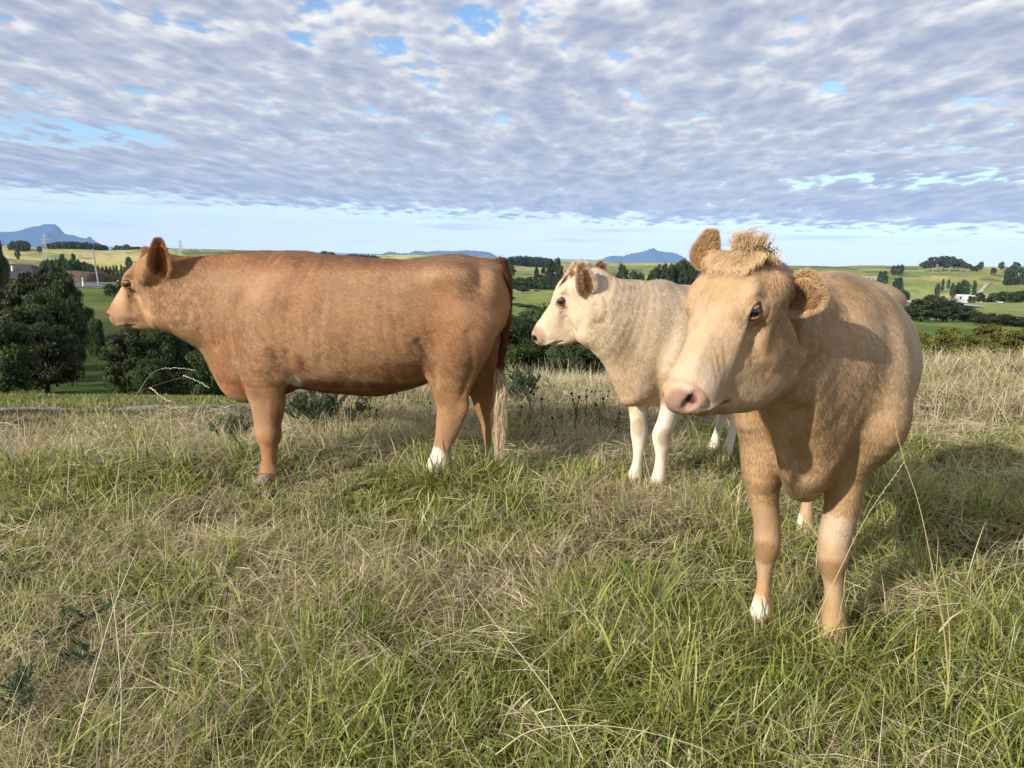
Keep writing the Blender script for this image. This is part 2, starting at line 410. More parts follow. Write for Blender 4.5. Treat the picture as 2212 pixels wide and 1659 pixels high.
def ear_obj(base, tip, face, width, mat, root, col_out, col_in, cup=.45, fuzz=None, seed=1, fuzz_len=.022, nf=5000):
    """a cupped leaf: base and tip points, 'face' the way its hollow opens"""
    base = np.array(base, float); tip = np.array(tip, float); a = tip - base; L = np.linalg.norm(a); a /= L
    n = nrm(np.array(face, float) - a * (np.array(face, float) @ a)); b = np.cross(n, a)
    nu, nv = 26, 17
    t = np.linspace(0, 1, nu)[:, None]; v = np.linspace(-1, 1, nv)[None, :]
    prof = np.sin(np.clip(t, 0, 1) ** .75 * pi * .93 + .12) ** .75 * (1 - .15 * t)
    prof = np.clip(prof, .05, 1)
    cupd = cup * width * (1 - t * .55)
    P = base + a * (t * L)[..., None] * np.ones_like(v)[..., None] + b * (v * prof * width * .5)[..., None] + n * ((v ** 2) * cupd * prof - .25 * cupd + .02 * L * np.sin(t * 3))[..., None]
    # front sheet hollow, back sheet bulging
    th = .011 * (1 - np.abs(v) ** 3) * (1 - .6 * t) + .0015
    F = (P + n * (th[..., None] * .2)).reshape(-1, 3); B = (P - n * th[..., None]).reshape(-1, 3)
    i = np.arange(nu - 1)[:, None] * nv; j = np.arange(nv - 1)[None, :]; q = i + j
    Qf = np.stack([q, q + nv, q + nv + 1, q + 1], -1).reshape(-1, 4); N = nu * nv
    Qb = Qf[:, ::-1] + N
    rim = []
    loop = [(k, 0) for k in range(nu)] + [(nu - 1, k) for k in range(1, nv)] + [(k, nv - 1) for k in range(nu - 2, -1, -1)] + [(0, k) for k in range(nv - 2, -1, -1)]
    for (i0, j0), (i1, j1) in zip(loop[:-1], loop[1:]):
        p, r = i0 * nv + j0, i1 * nv + j1; rim.append((p, p + N, r + N, r))
    V = np.vstack([F, B]); Q = np.vstack([Qf, Qb, np.array(rim)])
    edge = (np.abs(v) * np.ones_like(t)) ** 2
    ci = np.array(col_in)[None, None] * (1 - edge[..., None] * .6) + np.array(col_out)[None, None] * edge[..., None] * .6
    co = np.tile(np.array(col_out), (N, 1))
    C = np.vstack([ci.reshape(-1, 3), co]) * (0.9 + .25 * vnoise(V, 90))[:, None]
    ear = mesh_np('ear', V, Q, mat, root, C)
    # hair: on the back, along the rim, and long tufts inside
    rg = np.random.default_rng(seed)
    k = 4
    def hair(n_, tt, vv, frontside, ln, outward, dirn, colr, wd=.0012):
        pr = np.clip(np.sin(tt ** .75 * pi * .93 + .12), .02, 1) ** .75 * (1 - .15 * tt)
        cd = cup * width * (1 - tt * .55)
        p = base + a * (tt * L)[:, None] + b * (vv * pr * width * .5)[:, None] + n * ((vv ** 2) * cd * pr - .25 * cd + .02 * L * np.sin(tt * 3) + (.001 if frontside else -.008 * (1 - np.abs(vv) ** 3)))[:, None]
        d = nrm(dirn + rg.normal(0, .28, (n_, 3)))
        l = ln * rg.uniform(.55, 1.2, n_)
        s_ = np.linspace(0, 1, k)[None, :, None]
        P_ = p[:, None] + d[:, None] * l[:, None, None] * s_ + outward[:, None] * (s_ ** 2) * l[:, None, None] * .35
        wdt = wd * np.array([1, .9, .6, .15])[None, :] * rg.uniform(.7, 1.3, (n_, 1))
        side = nrm(np.cross(d, rg.normal(0, 1, (n_, 3))))
        cc = np.array(colr)[None, :] * rg.uniform(.75, 1.2, (n_, 1))
        return P_, wdt, side, cc
    parts = []
    tt = rg.random(nf); vv = rg.uniform(-1, 1, nf)
    parts.append(hair(nf, tt, vv, False, fuzz_len * .8, -n[None] * np.ones((nf, 1)), a * .8 - n * .3 + b * vv[:, None] * .6, col_out))
    m = int(nf * 1.2); tt = rg.random(m); sg = np.where(rg.random(m) < .5, -1., 1.)
    parts.append(hair(m, tt, sg * rg.uniform(.8, 1, m), True, fuzz_len, n[None] * .2 * np.ones((m, 1)), a * (.5 + tt[:, None] * .3) + b * sg[:, None] * .9, col_out * np.array([1.12, 1.12, 1.15])))
    m = int(nf * .25); tt = 1 - .12 * rg.random(m); vv = rg.uniform(-1, 1, m)
    parts.append(hair(m, tt, vv, True, fuzz_len, n[None] * .1 * np.ones((m, 1)), a[None] + b * vv[:, None] * .5, col_out * np.array([1.1, 1.1, 1.1])))
    m = int(nf * .5); tt = rg.uniform(.05, .8, m); vv = rg.uniform(-.8, .8, m)
    parts.append(hair(m, tt, vv, True, fuzz_len * 1.3, n[None] * .3 * np.ones((m, 1)), a * .8 + n * .5 - b * vv[:, None] * .7, np.array(col_in) * 1.3))
    P_, w_, s_, c_ = [np.concatenate(z) for z in zip(*parts)]
    ribbons('ear_hair', P_, w_, s_, mat, ear, c_)
    return ear

def paint(P, base, blobs, noise_amt=.12, sc_=9.0):
    """coat colour at points P: blobs are (centre, radii, colour, strength)"""
    C = np.tile(np.array(base, float), (len(P), 1)); nz = .32 * (fbm(P, 14) - .5)
    for c, r, col, st in blobs:
        d = np.sqrt((((P - np.array(c)) / np.array(r)) ** 2).sum(1)) + nz
        w = np.clip((1.24 - d) / (.60 if st < .9 else .32), 0, 1); w = w * w * (3 - 2 * w) * st
        C = C * (1 - w[:, None]) + np.array(col) * w[:, None]
    n1 = fbm(P, sc_, 4) - .5 + .55 * (fbm(P * [1, 1, .45], 75, 2) - .5)
    return C * (1 + noise_amt * 2 * n1[:, None])

def fur(name, V, Q, N, n, flow, colf, mat, parent, ln=.018, wd=.0022, lift=.35, seed=0, lenf=None, wob=.25):
    rg = np.random.default_rng(seed)
    A = np.linalg.norm(np.cross(V[Q[:, 2]] - V[Q[:, 0]], V[Q[:, 3]] - V[Q[:, 1]]), axis=1)
    idx = rg.choice(len(Q), n, p=A / A.sum())
    u, v = rg.random((2, n, 1))
    q = V[Q[idx]]; nn = N[Q[idx]]
    f = lambda X: (X[:, 0] * (1 - u) + X[:, 1] * u) * (1 - v) + (X[:, 3] * (1 - u) + X[:, 2] * u) * v
    p = f(q); no = nrm(f(nn))
    # keep hairs off faces turned well away (still all round the animal)
    fl = flow(p, no)
    wob_v = np.stack([vnoise(p + 31 * i, 22) - .5 for i in range(3)], 1) * 1.0 + np.stack([vnoise(p + 7 * i, 70) - .5 for i in range(3)], 1) * .6
    d = fl + wob_v * wob * 2 + rg.normal(0, .12, (n, 3))
    d = nrm(d - no * (d * no).sum(1, keepdims=True))
    L = ln * rg.uniform(.6, 1.25, n)
    if lenf is not None: L = L * lenf(p)
    keep = L > ln * .10
    p, no, d, L = p[keep], no[keep], d[keep], L[keep]; m = len(p)
    lf = lift * np.where(rg.random(m) < .10, 4.0, 1.0); p0 = p - no * .0008; p1 = p + d * (L * .5)[:, None] + no * (L * lf * .6)[:, None]; p2 = p + d * L[:, None] + no * (L * lf * .95)[:, None]
    P = np.stack([p0, p1, p2], 1)
    wdt = wd * np.array([1.0, .8, .12])[None] * rg.uniform(.6, 1.3, (m, 1)) * np.clip(L / ln, .35, 1)[:, None]
    side = nrm(np.cross(d, no) + no * rg.normal(0, .10, (m, 1)))

    col = colf(p) * rg.uniform(1.02, 1.30, (m, 1))
    return ribbons(name, P, wdt, side, mat, parent, col, normals=nrm(no + d * .25 + rg.normal(0, .05, (m, 3))))

def finish_body(name, f, root, mat, colf, blur=1, lumps=.0, head=None, folds=()):
    f.blur(blur)
    V, Q = f.polys(); N = quad_normals(V, Q)
    if lumps: 
        V = V + N * ((fbm(V, 7, 2) - .5) * lumps)[:, None]; N = quad_normals(V, Q)
    Vs, Qs = V, Q; col = None
    if head is not None:
        Vs, Qs = subdivide(V, Q)
        for _ in range(1): Vs = Vs
        Ns = quad_normals(Vs, Qs); d, dark = head_detail(head, Vs, Ns)
        for line, w, dep in folds: d = d - dep * np.exp(-(line_dist(Vs, line) / w) ** 2)
        C = colf(Vs) * (1 - dark[:, None] * np.array([.82, .90, .93])); Vs = Vs + Ns * d[:, None]
        o = mesh_np(name, Vs, Qs, mat, root, C)
        for line, w, dep in folds: V = V - N * (dep * np.exp(-(line_dist(V, line) / w) ** 2))[:, None]
        N = quad_normals(V, Q)
    else: o = mesh_np(name, V, Q, mat, root, colf(V))
    return o, V, Q, N

def hoof(c, fdir, size, mat, root, splay=.0):
    """two claws with a cleft, a flat sole and a sloping front"""
    f = nrm(np.array([fdir[0], fdir[1], 0.0])); s = np.array([-f[1], f[0], 0.0])
    V = []; Q = []
    for sg in (1, -1):
        o = len(V); nr, ns = 6, 14
        for i in range(nr):
            t = i / (nr - 1); z = t * .07 * size
            ln = (.062 - .020 * t) * size; wd = (.030 - .006 * t) * size; fx = (.012 - .030 * t) * size
            for j in range(ns):
                a = 2 * pi * j / ns; ca, sa = cos(a), sin(a)
                x = (abs(ca) ** .8) * (1 if ca > 0 else -1) * ln * (1.0 if ca > 0 else .75); y = (abs(sa) ** .7) * (1 if sa > 0 else -1) * wd * (1 - .35 * max(ca, 0) ** 3)
                V.append(np.array(c) + f * (x + fx) + s * (y + sg * .029 * size) + np.array([0, 0, z]))
        for i in range(nr - 1):
            for j in range(ns):
                Q.append((o + i * ns + j, o + i * ns + (j + 1) % ns, o + (i + 1) * ns + (j + 1) % ns, o + (i + 1) * ns + j))
        for base, rev in ((o, 1), (o + (nr - 1) * ns, 0)):     # sole and top as quads
            for j in range(0, ns // 2 - 1):
                q = (base + j, base + j + 1, base + ns - 2 - j, base + ns - 1 - j); Q.append(q[::-1] if rev else q)
    return mesh_np('hoof', np.array(V), np.array(Q), mat, root)

def coat_mat(name, rough=.75, spec=.25, bump=.0):
    m = bpy.data.materials.new(name); m.use_nodes = True; T = NT(m.node_tree); T.n.clear()
    c = T.new('ShaderNodeVertexColor', layer_name='coat')
    p = T.new('ShaderNodeBsdfPrincipled', {'Base Color': c.outputs[0], 'Roughness': rough, 'Specular IOR Level': spec})
    o = T.new('ShaderNodeOutputMaterial', {0: p.outputs[0]})
    if bump:
        g = T.new('ShaderNodeNewGeometry'); n = T.math('ADD', T.noise(g.outputs['Position'], 420.0, 3.0), T.noise(T.vec('MULTIPLY', g.outputs['Position'], (1, 1, .45)), 130.0, 3.0, .6))
        b = T.new('ShaderNodeBump', {'Strength': bump, 'Distance': .006, 'Height': n}); T.l.new(b.outputs[0], p.inputs['Normal'])
    return m

def hair_mat(name):
    m = bpy.data.materials.new(name); m.use_nodes = True; T = NT(m.node_tree); T.n.clear()
    c = T.new('ShaderNodeVertexColor', layer_name='coat')
    p = T.new('ShaderNodeBsdfPrincipled', {'Base Color': c.outputs[0], 'Roughness': .55, 'Specular IOR Level': .3})
    t = T.new('ShaderNodeBsdfTranslucent', {0: c.outputs[0]})
    mx = T.new('ShaderNodeMixShader', {0: .10, 1: p.outputs[0], 2: t.outputs[0]})
    T.new('ShaderNodeOutputMaterial', {0: mx.outputs[0]})
    return m

def simple_mat(name, col, rough=.6, spec=.4, noise_s=0, noise_a=.0, coat=0):
    m = bpy.data.materials.new(name); m.use_nodes = True; T = NT(m.node_tree); T.n.clear()
    base = tuple(col) + (1,)
    p = T.new('ShaderNodeBsdfPrincipled', {'Base Color': base, 'Roughness': rough, 'Specular IOR Level': spec, 'Coat Weight': coat, 'Coat Roughness': .05})
    if noise_s:
        g = T.new('ShaderNodeNewGeometry'); n = T.noise(g.outputs['Position'], noise_s, 4.0)
        f = T.mapr(n, .3, .7); c = T.mix(f, tuple(x * (1 - noise_a) for x in col), tuple(min(1, x * (1 + noise_a)) for x in col))
        T.l.new(c, p.inputs['Base Color'])
        b = T.new('ShaderNodeBump', {'Strength': .4, 'Distance': .003, 'Height': n}); T.l.new(b.outputs[0], p.inputs['Normal'])
    T.new('ShaderNodeOutputMaterial', {0: p.outputs[0]})
    return m

MATS = dict(eye=simple_mat('eye_dark', (.012, .007, .005), .12, .6, coat=.8), lid=coat_mat('eyelid_skin', .6, .3),
            skin=coat_mat('cattle_coat', .8, .2, .5), hair=hair_mat('cattle_hair'), hoof=simple_mat('hoof_horn', (.16, .115, .085), .5, .4, 60, .4))

def tail_obj(pts, root, col_top, col_tip, split, tuft_len, seed, tuft_w=.04, n=900):
    """pts: rows x y z r; the switch of long hair starts at index split"""
    lo = np.array(pts)[:, :3].min(0) - .06; hi = np.array(pts)[:, :3].max(0) + .06
    f = Field(lo, hi, .006); f.loft([(x, y, z, r, r) for x, y, z, r in pts], (0.9, .4, .1), k=.01)
    V, Q = f.polys()
    def cf(P):
        z = P[:, 2]; w = np.clip((np.array(pts)[split][2] + .04 - z) / .1, 0, 1)[:, None]
        return (np.array(col_top) * (1 - w) + np.array(col_tip) * w) * (.85 + .3 * vnoise(P, 60))[:, None]
    o = mesh_np('tail', V, Q, MATS['skin'], root, cf(V))
    N = quad_normals(V, Q)
    fur('tail_hair', V, Q, N, 9000, lambda p, n_: np.tile(np.array([0, 0, -1.0]), (len(p), 1)), cf, MATS['hair'], o, ln=.03, wd=.0022, lift=.25, seed=seed)
    rg = np.random.default_rng(seed)
    A = catmull(np.array(pts)[split:], 6); k = 12
    i0 = rg.integers(0, int(len(A) * .75), n); base = A[i0, :3] + rg.normal(0, 1, (n, 3)) * A[i0, 3:4] * .6
    clump = rg.integers(0, 14, n); cd = rg.normal(0, 1, (14, 3)); cd[:, 2] = 0
    L = tuft_len * rg.uniform(.40, 1.0, n) ** 1.4 * (1 - .45 * i0 / len(A))
    s = np.linspace(0, 1, k)[None, :, None]
    spread = cd[clump][:, None] * np.sin(s * pi * .8) * tuft_w * .75 + rg.normal(0, 1, (n, 1, 3)) * s * .006
    wav = np.sin(s * 9 + (rg.uniform(0, 6, 14)[clump] + rg.normal(0, .8, n))[:, None, None]) * .007 * np.stack([np.ones(n), np.ones(n) * .5, np.zeros(n)], 1)[:, None]
    P = base[:, None] + np.array([0, 0, -1.0]) * (s * L[:, None, None]) + spread + wav
    Wd = .0036 * np.linspace(1, .2, k)[None] * rg.uniform(.6, 1.3, (n, 1))
    side = nrm(rg.normal(0, 1, (n, 3)) * np.array([1, .6, 0]) + 1e-4)
    c = np.array(col_tip)[None] * rg.uniform(.7, 1.2, (n, 1))
    ribbons('tail_switch', P, Wd, side, MATS['hair'], o, c)
    return o

def red_cow(detail):
    Y0 = 4.68; S = 1 / 345.
    def R(px, py, dy, w, h): return [*at(px, py, Y0 + dy), w, h * S]
    root = empty('cow', (at(800, 1045, Y0)[0], Y0, 0.0))
    tag(root, 'chestnut brown cow standing in full side profile, with white hind socks', 'cow', 'cattle standing in the grass')
    f = Field(at(200, 480, Y0) * [1, 0, 0] + [-.05, Y0 - .48, -.03], at(1120, 480, Y0) * [1, 0, 1] + [.08, Y0 + .48, .02], .0085 if detail else .014)
    L = (0, 1, 0)
    f.loft([R(1040, 628, 0, .12, 54), R(1030, 634, 0, .19, 76), R(1006, 655, 0, .245, 102), R(965, 668, 0, .275, 113), R(905, 692, 0, .31, 127), R(830, 707, 0, .335, 143),
            R(740, 703, 0, .335, 146), R(660, 695, 0, .305, 144), R(590, 690, 0, .25, 140), R(540, 692, 0, .20, 135), R(505, 690, 0, .15, 120)], L, k=.04)
    # hooks, pins, tail head
    for sg in (1, -1):
        f.ell(at(975, 600, Y0 + sg * .20), (.12, .07, .07), k=.09)
        f.ell(at(1058, 622, Y0 + sg * .12), (.06, .07, .09), k=.06)
    f.ell(at(1055, 580, Y0), (.12, .06, .05), k=.06)
    # neck, crest and throat
    f.loft([R(560, 668, 0, .20, 110), R(510, 662, -.0, .165, 102), R(455, 654, -.0, .130, 92), R(410, 644, -.0, .112, 82), R(370, 632, 0, .105, 74), R(345, 622, 0, .09, 62)], L, k=.06)
    f.loft([R(365, 579, 0, .05, 20), R(430, 579, 0, .05, 20), R(500, 575, 0, .055, 20), R(580, 572, 0, .06, 20), R(660, 575, 0, .06, 20)], L, k=.06)
    f.loft([R(420, 705, 0, .045, 20), R(455, 745, 0, .045, 24), R(485, 790, 0, .05, 30), R(515, 825, 0, .065, 36), R(545, 838, 0, .08, 30)], L, k=.07)     # dewlap and brisket
    f.ell(at(530, 790, Y0), (.14, .17, .19), k=.10)
    # shoulder blades
    for sg in (-1, 1):
        f.loft([R(640, 600, sg * .13, .07, 32), R(600, 660, sg * .20, .08, 48), R(570, 725, sg * .215, .08, 52), R(575, 780, sg * .19, .085, 50)], L, k=.07)
    # fore legs
    for sg, dx, dz in ((-1, 0, 0), (1, 6, 2)):
        y = sg * .165
        f.loft([R(574 + dx, 755, sg * .19, .10, 50), R(573 + dx, 800, sg * .18, .085, 46), R(573 + dx, 845, y, .066, 40), R(577 + dx, 880, y, .054, 33), R(576 + dx, 912, y, .047, 27), R(577 + dx, 938, y, .049, 25.5),
                R(578 + dx, 962, y, .036, 18), R(579 + dx, 985, y, .028, 14.5), R(579 + dx, 1003, y, .029, 15), R(580 + dx, 1018, y, .038, 19), R(578 + dx, 1030, y, .042, 19)], (1, 0, 0) if False else L, k=.03)
        f.ell(at(612 + dx, 805, Y0 + sg * .19), (.05, .045, .06), k=.05)     # elbow
        f.ell(at(579 + dx, 938, Y0 + y - 0.0), (.058, .05, .05), k=.03)
    # hind legs
    near = [(995, 690, .17, .12, 80), (985, 740, .185, .115, 73), (978, 780, .18, .095, 60), (974, 815, .17, .07, 49), (974, 850, .16, .053, 39), (977, 880, .155, .044, 33), (970, 915, .152, .040, 28), (961, 945, .15, .034, 21.5), (953, 975, .148, .031, 18.5), (945, 1000, .147, .036, 21), (937, 1022, .146, .041, 21)]
    f.loft([R(a, b, -c, d, e) for a, b, c, d, e in near], L, k=.035)
    far = [(1025, 690, .17, .12, 70), (1035, 745, .185, .11, 60), (1038, 785, .18, .09, 50), (1042, 825, .17, .065, 40), (1050, 860, .16, .05, 32), (1058, 892, .155, .044, 28), (1061, 918, .15, .038, 22), (1063, 950, .15, .032, 18), (1064, 985, .148, .030, 17), (1064, 1005, .147, .036, 19), (1061, 1022, .146, .041, 20)]
    f.loft([R(a, b, c, d, e) for a, b, c, d, e in far], L, k=.035)
    f.ell(at(1000, 878, Y0 - .155), (.035, .03, .06), k=.03); f.ell(at(1078, 885, Y0 + .155), (.03, .03, .05), k=.03)      # points of the hocks
    f.loft([R(945, 740, -.20, .03, 30), R(955, 785, -.19, .035, 30), R(960, 815, -.17, .03, 24)], L, k=.05)        # stifle fold
    f.loft([R(950, 770, .18, .03, 30), R(965, 810, .17, .03, 26)], L, k=.05)
    # navel fold
    f.ell(at(800, 836, Y0), (.12, .05, .035), k=.05); f.ell(at(600, 835, Y0), (.10, .12, .05), k=.06)
    # creases: behind the elbow, flank hollow, jaw line
    f.loft([R(622, 765, -.31, .014, 6), R(625, 800, -.30, .018, 8), R(618, 830, -.27, .016, 6)], L, k=.04, sub=True)
    f.ell(at(925, 640, Y0 - .36), (.13, .07, .12), k=.09, sub=True)
    f.loft([R(640, 640, -.345, .012, 30), R(632, 700, -.345, .014, 30), R(618, 745, -.33, .012, 20)], L, k=.05, sub=True)
    h = Head(at(332, 548, Y0 - .04), at(226, 684, Y0 + .17), (-.75, -.1, .65), 1.13)
    h.build(f)
    f.loft([R(345, 690, 0, .07, 22), R(385, 690, 0, .085, 28), R(430, 700, 0, .09, 40)], L, k=.06)     # throat
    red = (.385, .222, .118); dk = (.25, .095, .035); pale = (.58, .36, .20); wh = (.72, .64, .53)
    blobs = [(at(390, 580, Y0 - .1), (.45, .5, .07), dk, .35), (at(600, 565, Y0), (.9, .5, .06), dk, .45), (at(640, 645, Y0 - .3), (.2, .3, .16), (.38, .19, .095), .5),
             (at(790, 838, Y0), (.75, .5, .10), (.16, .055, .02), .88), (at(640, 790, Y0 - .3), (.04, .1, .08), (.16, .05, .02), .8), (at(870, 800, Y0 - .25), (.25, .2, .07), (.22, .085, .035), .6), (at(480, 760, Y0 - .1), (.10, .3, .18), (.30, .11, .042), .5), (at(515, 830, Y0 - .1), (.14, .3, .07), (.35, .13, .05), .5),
             (at(820, 720, Y0 - .3), (.5, .3, .15), (.38, .20, .10), .5), (at(590, 790, Y0 - .3), (.14, .2, .3), (.47, .26, .13), .7), (at(940, 700, Y0 - .3), (.15, .2, .25), (.34, .16, .07), .5),
             (at(968, 830, Y0 - .2), (.14, .12, .25), (.45, .24, .115), .5), (at(1050, 830, Y0 + .2), (.12, .12, .3), (.25, .09, .03), .7), (at(580, 980, Y0 - .15), (.09, .2, .17), (.42, .20, .09), .8),
             (at(606, 900, Y0 - .1), (.035, .2, .20), (.20, .08, .035), .7), (at(520, 700, Y0 - .2), (.06, .2, .20), (.30, .14, .065), .6), (at(1000, 760, Y0 - .25), (.08, .2, .2), (.28, .13, .06), .5),
             (h.w((.36, 0, .01)), (.10, .16, .13), pale, .8), (h.w((.26, .09, -.05)), (.07, .06, .06), (.52, .31, .15), .75), (h.w((.26, -.09, -.05)), (.07, .06, .06), (.52, .31, .15), .75),
             (h.w((.16, 0, -.2)), (.16, .3, .12), (.47, .27, .14), .6), (h.w((.46, 0, -.04)), (.075, .12, .075), (.34, .18, .115), .85), (h.w((.47, 0, -.105)), (.07, .1, .03), (.40, .22, .13), .8),
             (h.w((.40, 0, -.145)), (.07, .12, .025), (.16, .07, .035), .8),
             (h.w((.49, .05, -.025)), (.022, .022, .022), (.10, .04, .035), .9), (h.w((.49, -.05, -.025)), (.022, .022, .022), (.10, .04, .035), .9),
             (at(634, 826, Y0 - .2), (.045, .14, .045), wh, .85), (at(880, 838, Y0), (.35, .09, .02), wh, .8),
             (at(938, 1030, Y0 - .15), (.10, .14, .175), wh, 1.0), (at(1064, 1028, Y0 + .15), (.10, .14, .19), wh, 1.0)]
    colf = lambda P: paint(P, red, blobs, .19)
    FR = [([at(x0, y0, Y0 - .13), at((x0 + x1) / 2 + 3, (y0 + y1) / 2, Y0 - .15), at(x1, y1, Y0 - .13)], w_, d_) for x0, y0, x1, y1, w_, d_ in [(372, 600, 380, 680, .022, .008), (392, 610, 402, 700, .022, .006), (352, 640, 362, 700, .018, .008), (418, 640, 430, 715, .02, .006), (445, 660, 470, 745, .025, .007), (343, 682, 352, 712, .012, .008), (366, 690, 374, 716, .012, .006), (562, 930, 602, 935, .01, .004), (562, 915, 602, 919, .008, .003)]]
    FR += [([at(648 + i * 33, 600, Y0 - .30), at(662 + i * 33, 690, Y0 - .35), at(655 + i * 33, 775, Y0 - .31)], .032, .0016) for i in range(8)]
    FR += [([at(905, 740, Y0 - .30), at(935, 790, Y0 - .27), at(940, 830, Y0 - .22)], .03, .012), ([at(560, 700, Y0 - .27), at(600, 775, Y0 - .29), at(622, 790, Y0 - .29)], .025, .009), ([at(1010, 720, Y0 - .28), at(1020, 800, Y0 - .24), at(1000, 850, Y0 - .20)], .022, .008)]
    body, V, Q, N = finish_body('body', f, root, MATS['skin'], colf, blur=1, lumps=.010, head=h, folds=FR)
    back = np.array([.85, 0, -.55])
    def flow(p, n):
        hd = (p[:, 0] < at(335, 600, Y0)[0])[:, None]
        leg = (p[:, 2] < .5)[:, None]
        nk = np.clip((at(560, 600, Y0)[0] - p[:, 0]) / .4, 0, 1)[:, None]
        return np.where(hd, h.x * .6 + np.array([.3, 0, -.5]), np.where(leg, np.array([.1, 0, -1.0]), back * (1 - nk) + np.array([.25, 0, -1.0]) * nk))
    def lenf(p):
        m = np.ones(len(p)); hx = (p - h.o) @ h.x / h.k; inh = p[:, 0] < at(335, 600, Y0)[0]
        m = np.where(inh, np.where(hx < .44, np.clip(.65 - hx * .9, .34, .6), .05), m)
        m = np.where(p[:, 2] < .6, .55, m)
        m = m * (1 + .9 * np.clip((p[:, 2] - 1.30) / .06, 0, 1) * (~inh))
        return m
    n = 320000 if detail else 60000
    fur('coat', V, Q, N, n, flow, colf, MATS['hair'], body, ln=.018, wd=.0017, lift=.08, seed=2, lenf=lenf)
    h.extras(root=root, mats=MATS, lid_col=(.30, .12, .06))
    ear_obj(at(348, 600, Y0 - .10), at(342, 519, Y0 - .19), (.25, -1, -.1), .118, MATS['hair'], root, np.array([.44, .23, .11]), np.array([.27, .12, .05]), seed=3)
    ear_obj(at(322, 585, Y0 + .06), at(314, 538, Y0 + .14), (-.3, 1, -.1), .08, MATS['hair'], root, np.array([.52, .30, .15]), np.array([.13, .045, .018]), seed=4, nf=2500)
    tail_obj([(*at(1082, 568, Y0), .035), (*at(1093, 600, Y0 - .02), .030), (*at(1096, 650, Y0 - .03), .026), (*at(1092, 710, Y0 - .03), .022), (*at(1085, 760, Y0 - .03), .018), (*at(1081, 800, Y0 - .03), .015), (*at(1080, 850, Y0 - .03), .012), (*at(1082, 900, Y0 - .03), .008)],
             root, (.13, .045, .02), (.62, .49, .32), 5, .54, 11, tuft_w=.020, n=1900)
    for px, y, d in ((574, -.165, 0), (582, .165, 0), (930, -.146, 0), (1056, .146, 0)):
        c = at(px, 1030, Y0 + y); hoof((c[0], c[1], -.005), (-1, 0), 1.0, MATS['hoof'], root)
    return root

def body_generic(f, fr, k, lat, blk=1.0, bl=0.0, bw=1.0):
    """trunk, hips and shoulders of a beast of height k, in a frame fr(s back, l left, z up)"""
    T = lambda rows: [[*fr(s * k, l * k, z * k), w * k, h * k] for s, l, z, w, h in rows]
    f.loft(T([(1.34, 0, 1.13, .13, .16), (1.29, 0, 1.12, .20, .22), (1.22, 0, 1.09, .25, .285), (1.10, 0, 1.04, .285, .33), (.93, 0, .985 + bl * .7, .32 * blk, .37 - bl * .7), (.72, 0, .94 + bl, .345 * blk, .41 - bl),
              (.46, 0, .93 + bl, .345 * blk, .42 - bl), (.23, 0, .945 + bl, .315 * blk, .41 - bl), (.03, 0, .955 + bl, .245, .40 - bl), (-.09, 0, .96 + bl, .19, .36 - bl), (-.16, 0, .95 + bl, .14, .30 - bl)]), lat, k=.04)
    for sg in (1, -1):
        f.ell(fr(1.13 * k, sg * .20 * k, 1.24 * k), np.array((.11, .09, .07)) * k, k=.09)
        f.ell(fr(1.38 * k, sg * .12 * k, 1.17 * k), np.array((.07, .07, .08)) * k, k=.07)
        f.loft(T([(.17, sg * .13, 1.22, .07, .10), (.05, sg * .20, 1.05, .08, .14), (-.03, sg * .210, .89, .080, .13), (-.01, sg * .180, .80, .075, .10)]), lat, k=.07)
    f.ell(fr(1.36 * k, 0, 1.29 * k), np.array((.10, .08, .05)) * k, k=.06)
    f.loft(T([(-.19, 0, .86 + bl, .08, .10), (-.18, 0, .74 + bl, .10 * bw, .11), (-.11, 0, .64 + bl, .115 * bw, .095), (.0, 0, .59 + bl, .12 * bw, .07)]), lat, k=.07)

def hind_leg(f, fr, k, lat, sg, foot_s, foot_l, dz=0):
    T = lambda rows: [[*fr(s * k, l * k, z * k + dz), w * k, h * k] for s, l, z, w, h in rows]
    l0 = foot_l
    f.loft(T([(1.22, sg * .16, .98, .11, .24), (1.18, sg * .18, .84, .11, .20), (1.17, sg * .175, .72, .09, .155), (1.18, sg * .165, .62, .067, .115), (foot_s + .07, l0, .52, .050, .085), (foot_s + .13, l0, .43, .041, .075),
              (foot_s + .11, l0, .37, .037, .060), (foot_s + .07, l0, .28, .031, .043), (foot_s + .03, l0, .18, .030, .037), (foot_s, l0, .11, .036, .045), (foot_s - .015, l0, .06, .04, .05)]), lat, k=.035)
    f.ell(fr((foot_s + .19) * k, l0 * k, .45 * k), np.array((.04, .03, .05)) * k, k=.03)

